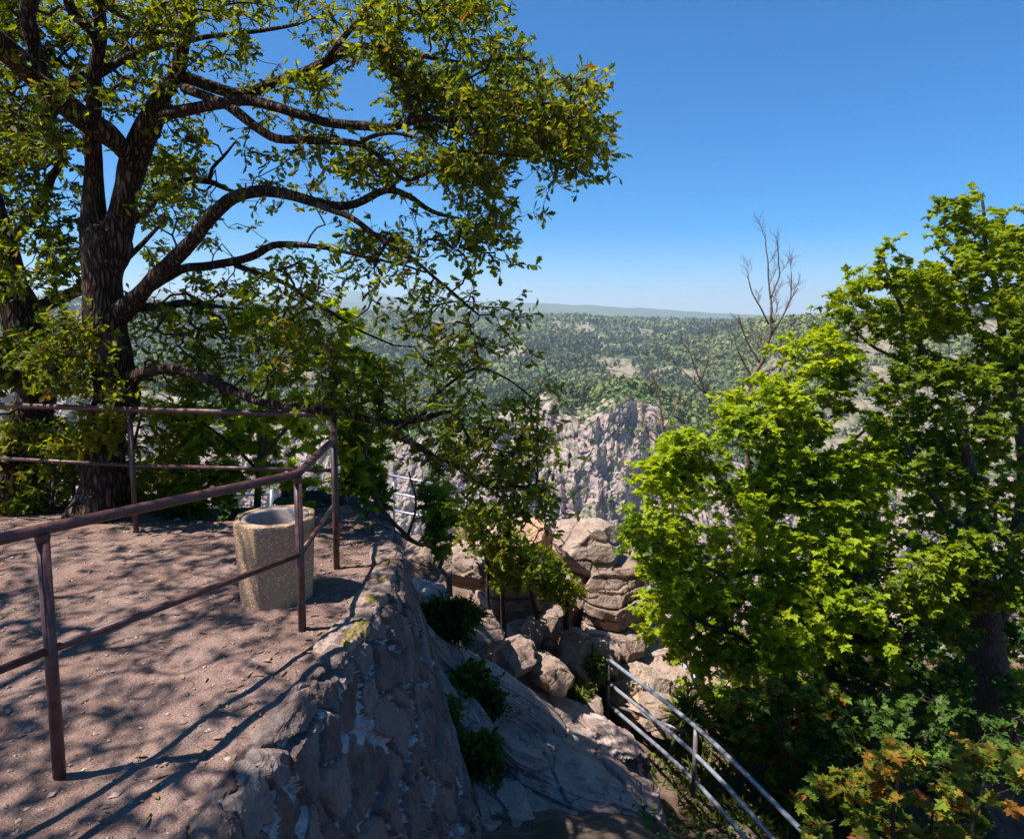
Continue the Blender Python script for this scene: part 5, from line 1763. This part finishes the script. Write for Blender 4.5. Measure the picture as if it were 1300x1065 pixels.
# ------------------------------------------------------------------ air
def haze():
    me = bpy.data.meshes.new('haze')
    x0, x1, y0, y1, z0, z1 = -16500, 16500, -60, 12500, -330, 400
    v = [(x, y, z) for x in (x0, x1) for y in (y0, y1) for z in (z0, z1)]
    f = [(0, 1, 3, 2), (4, 6, 7, 5), (0, 4, 5, 1), (2, 3, 7, 6), (0, 2, 6, 4), (1, 5, 7, 3)]
    me.from_pydata(v, [], f)
    o = bpy.data.objects.new('haze', me)
    COL.objects.link(o)
    m, nt, out = new_mat('haze_air')
    pv = nt.nodes.new('ShaderNodeVolumePrincipled')
    pv.inputs['Color'].default_value = (.72, .86, 1.0, 1)
    pv.inputs['Density'].default_value = HAZE
    pv.inputs['Anisotropy'].default_value = .2
    nt.links.new(pv.outputs[0], out.inputs[1])
    me.materials.append(m)
    tag(o, 'thin blue air over the valley', 'haze', kind='stuff')
HAZE = .00013
haze()

# ------------------------------------------------------------------ light and render settings
d = Vector((AZ[0] * math.cos(EL), AZ[1] * math.cos(EL), -math.sin(EL)))
sd = bpy.data.lights.new('sun', 'SUN')
sd.energy = 5.0
sd.angle = math.radians(.53)
sd.color = (1.0, .955, .89)
sun = bpy.data.objects.new('sun', sd)
COL.objects.link(sun)
sun.rotation_euler = d.to_track_quat('-Z', 'Y').to_euler()
sun.location = (-20, -8, 50)
w = bpy.data.worlds.new('World')
scene.world = w
w.use_nodes = True
nt = w.node_tree
nt.nodes.clear()
sky = nt.nodes.new('ShaderNodeTexSky')
sky.sky_type = 'NISHITA'
sky.sun_disc = False
sky.sun_elevation = EL
sky.sun_rotation = math.atan2(-AZ[0], -AZ[1])
sky.altitude = 2000
sky.air_density = 1.0
sky.dust_density = .4
sky.ozone_density = 8.0
gm = nt.nodes.new('ShaderNodeGamma')
gm.inputs[1].default_value = .9
hs = nt.nodes.new('ShaderNodeHueSaturation')
hs.inputs['Saturation'].default_value = 1.55
hs.inputs['Hue'].default_value = .5
hs.inputs['Value'].default_value = 1.0
bg = nt.nodes.new('ShaderNodeBackground')
bg.inputs[1].default_value = .088
wo = nt.nodes.new('ShaderNodeOutputWorld')
nt.links.new(sky.outputs[0], gm.inputs[0])
nt.links.new(gm.outputs[0], hs.inputs['Color'])
nt.links.new(hs.outputs[0], bg.inputs[0])
nt.links.new(bg.outputs[0], wo.inputs[0])
vs = scene.view_settings
vs.view_transform = 'Standard'
vs.look = 'None'
vs.exposure = 1.14
vs.gamma = 1
scene.cycles.max_bounces = 8
scene.cycles.diffuse_bounces = 4
scene.cycles.transmission_bounces = 6
scene.cycles.transparent_max_bounces = 6
scene.cycles.volume_bounces = 0
scene.cycles.use_denoising = True
scene.cycles.sample_clamp_indirect = 6
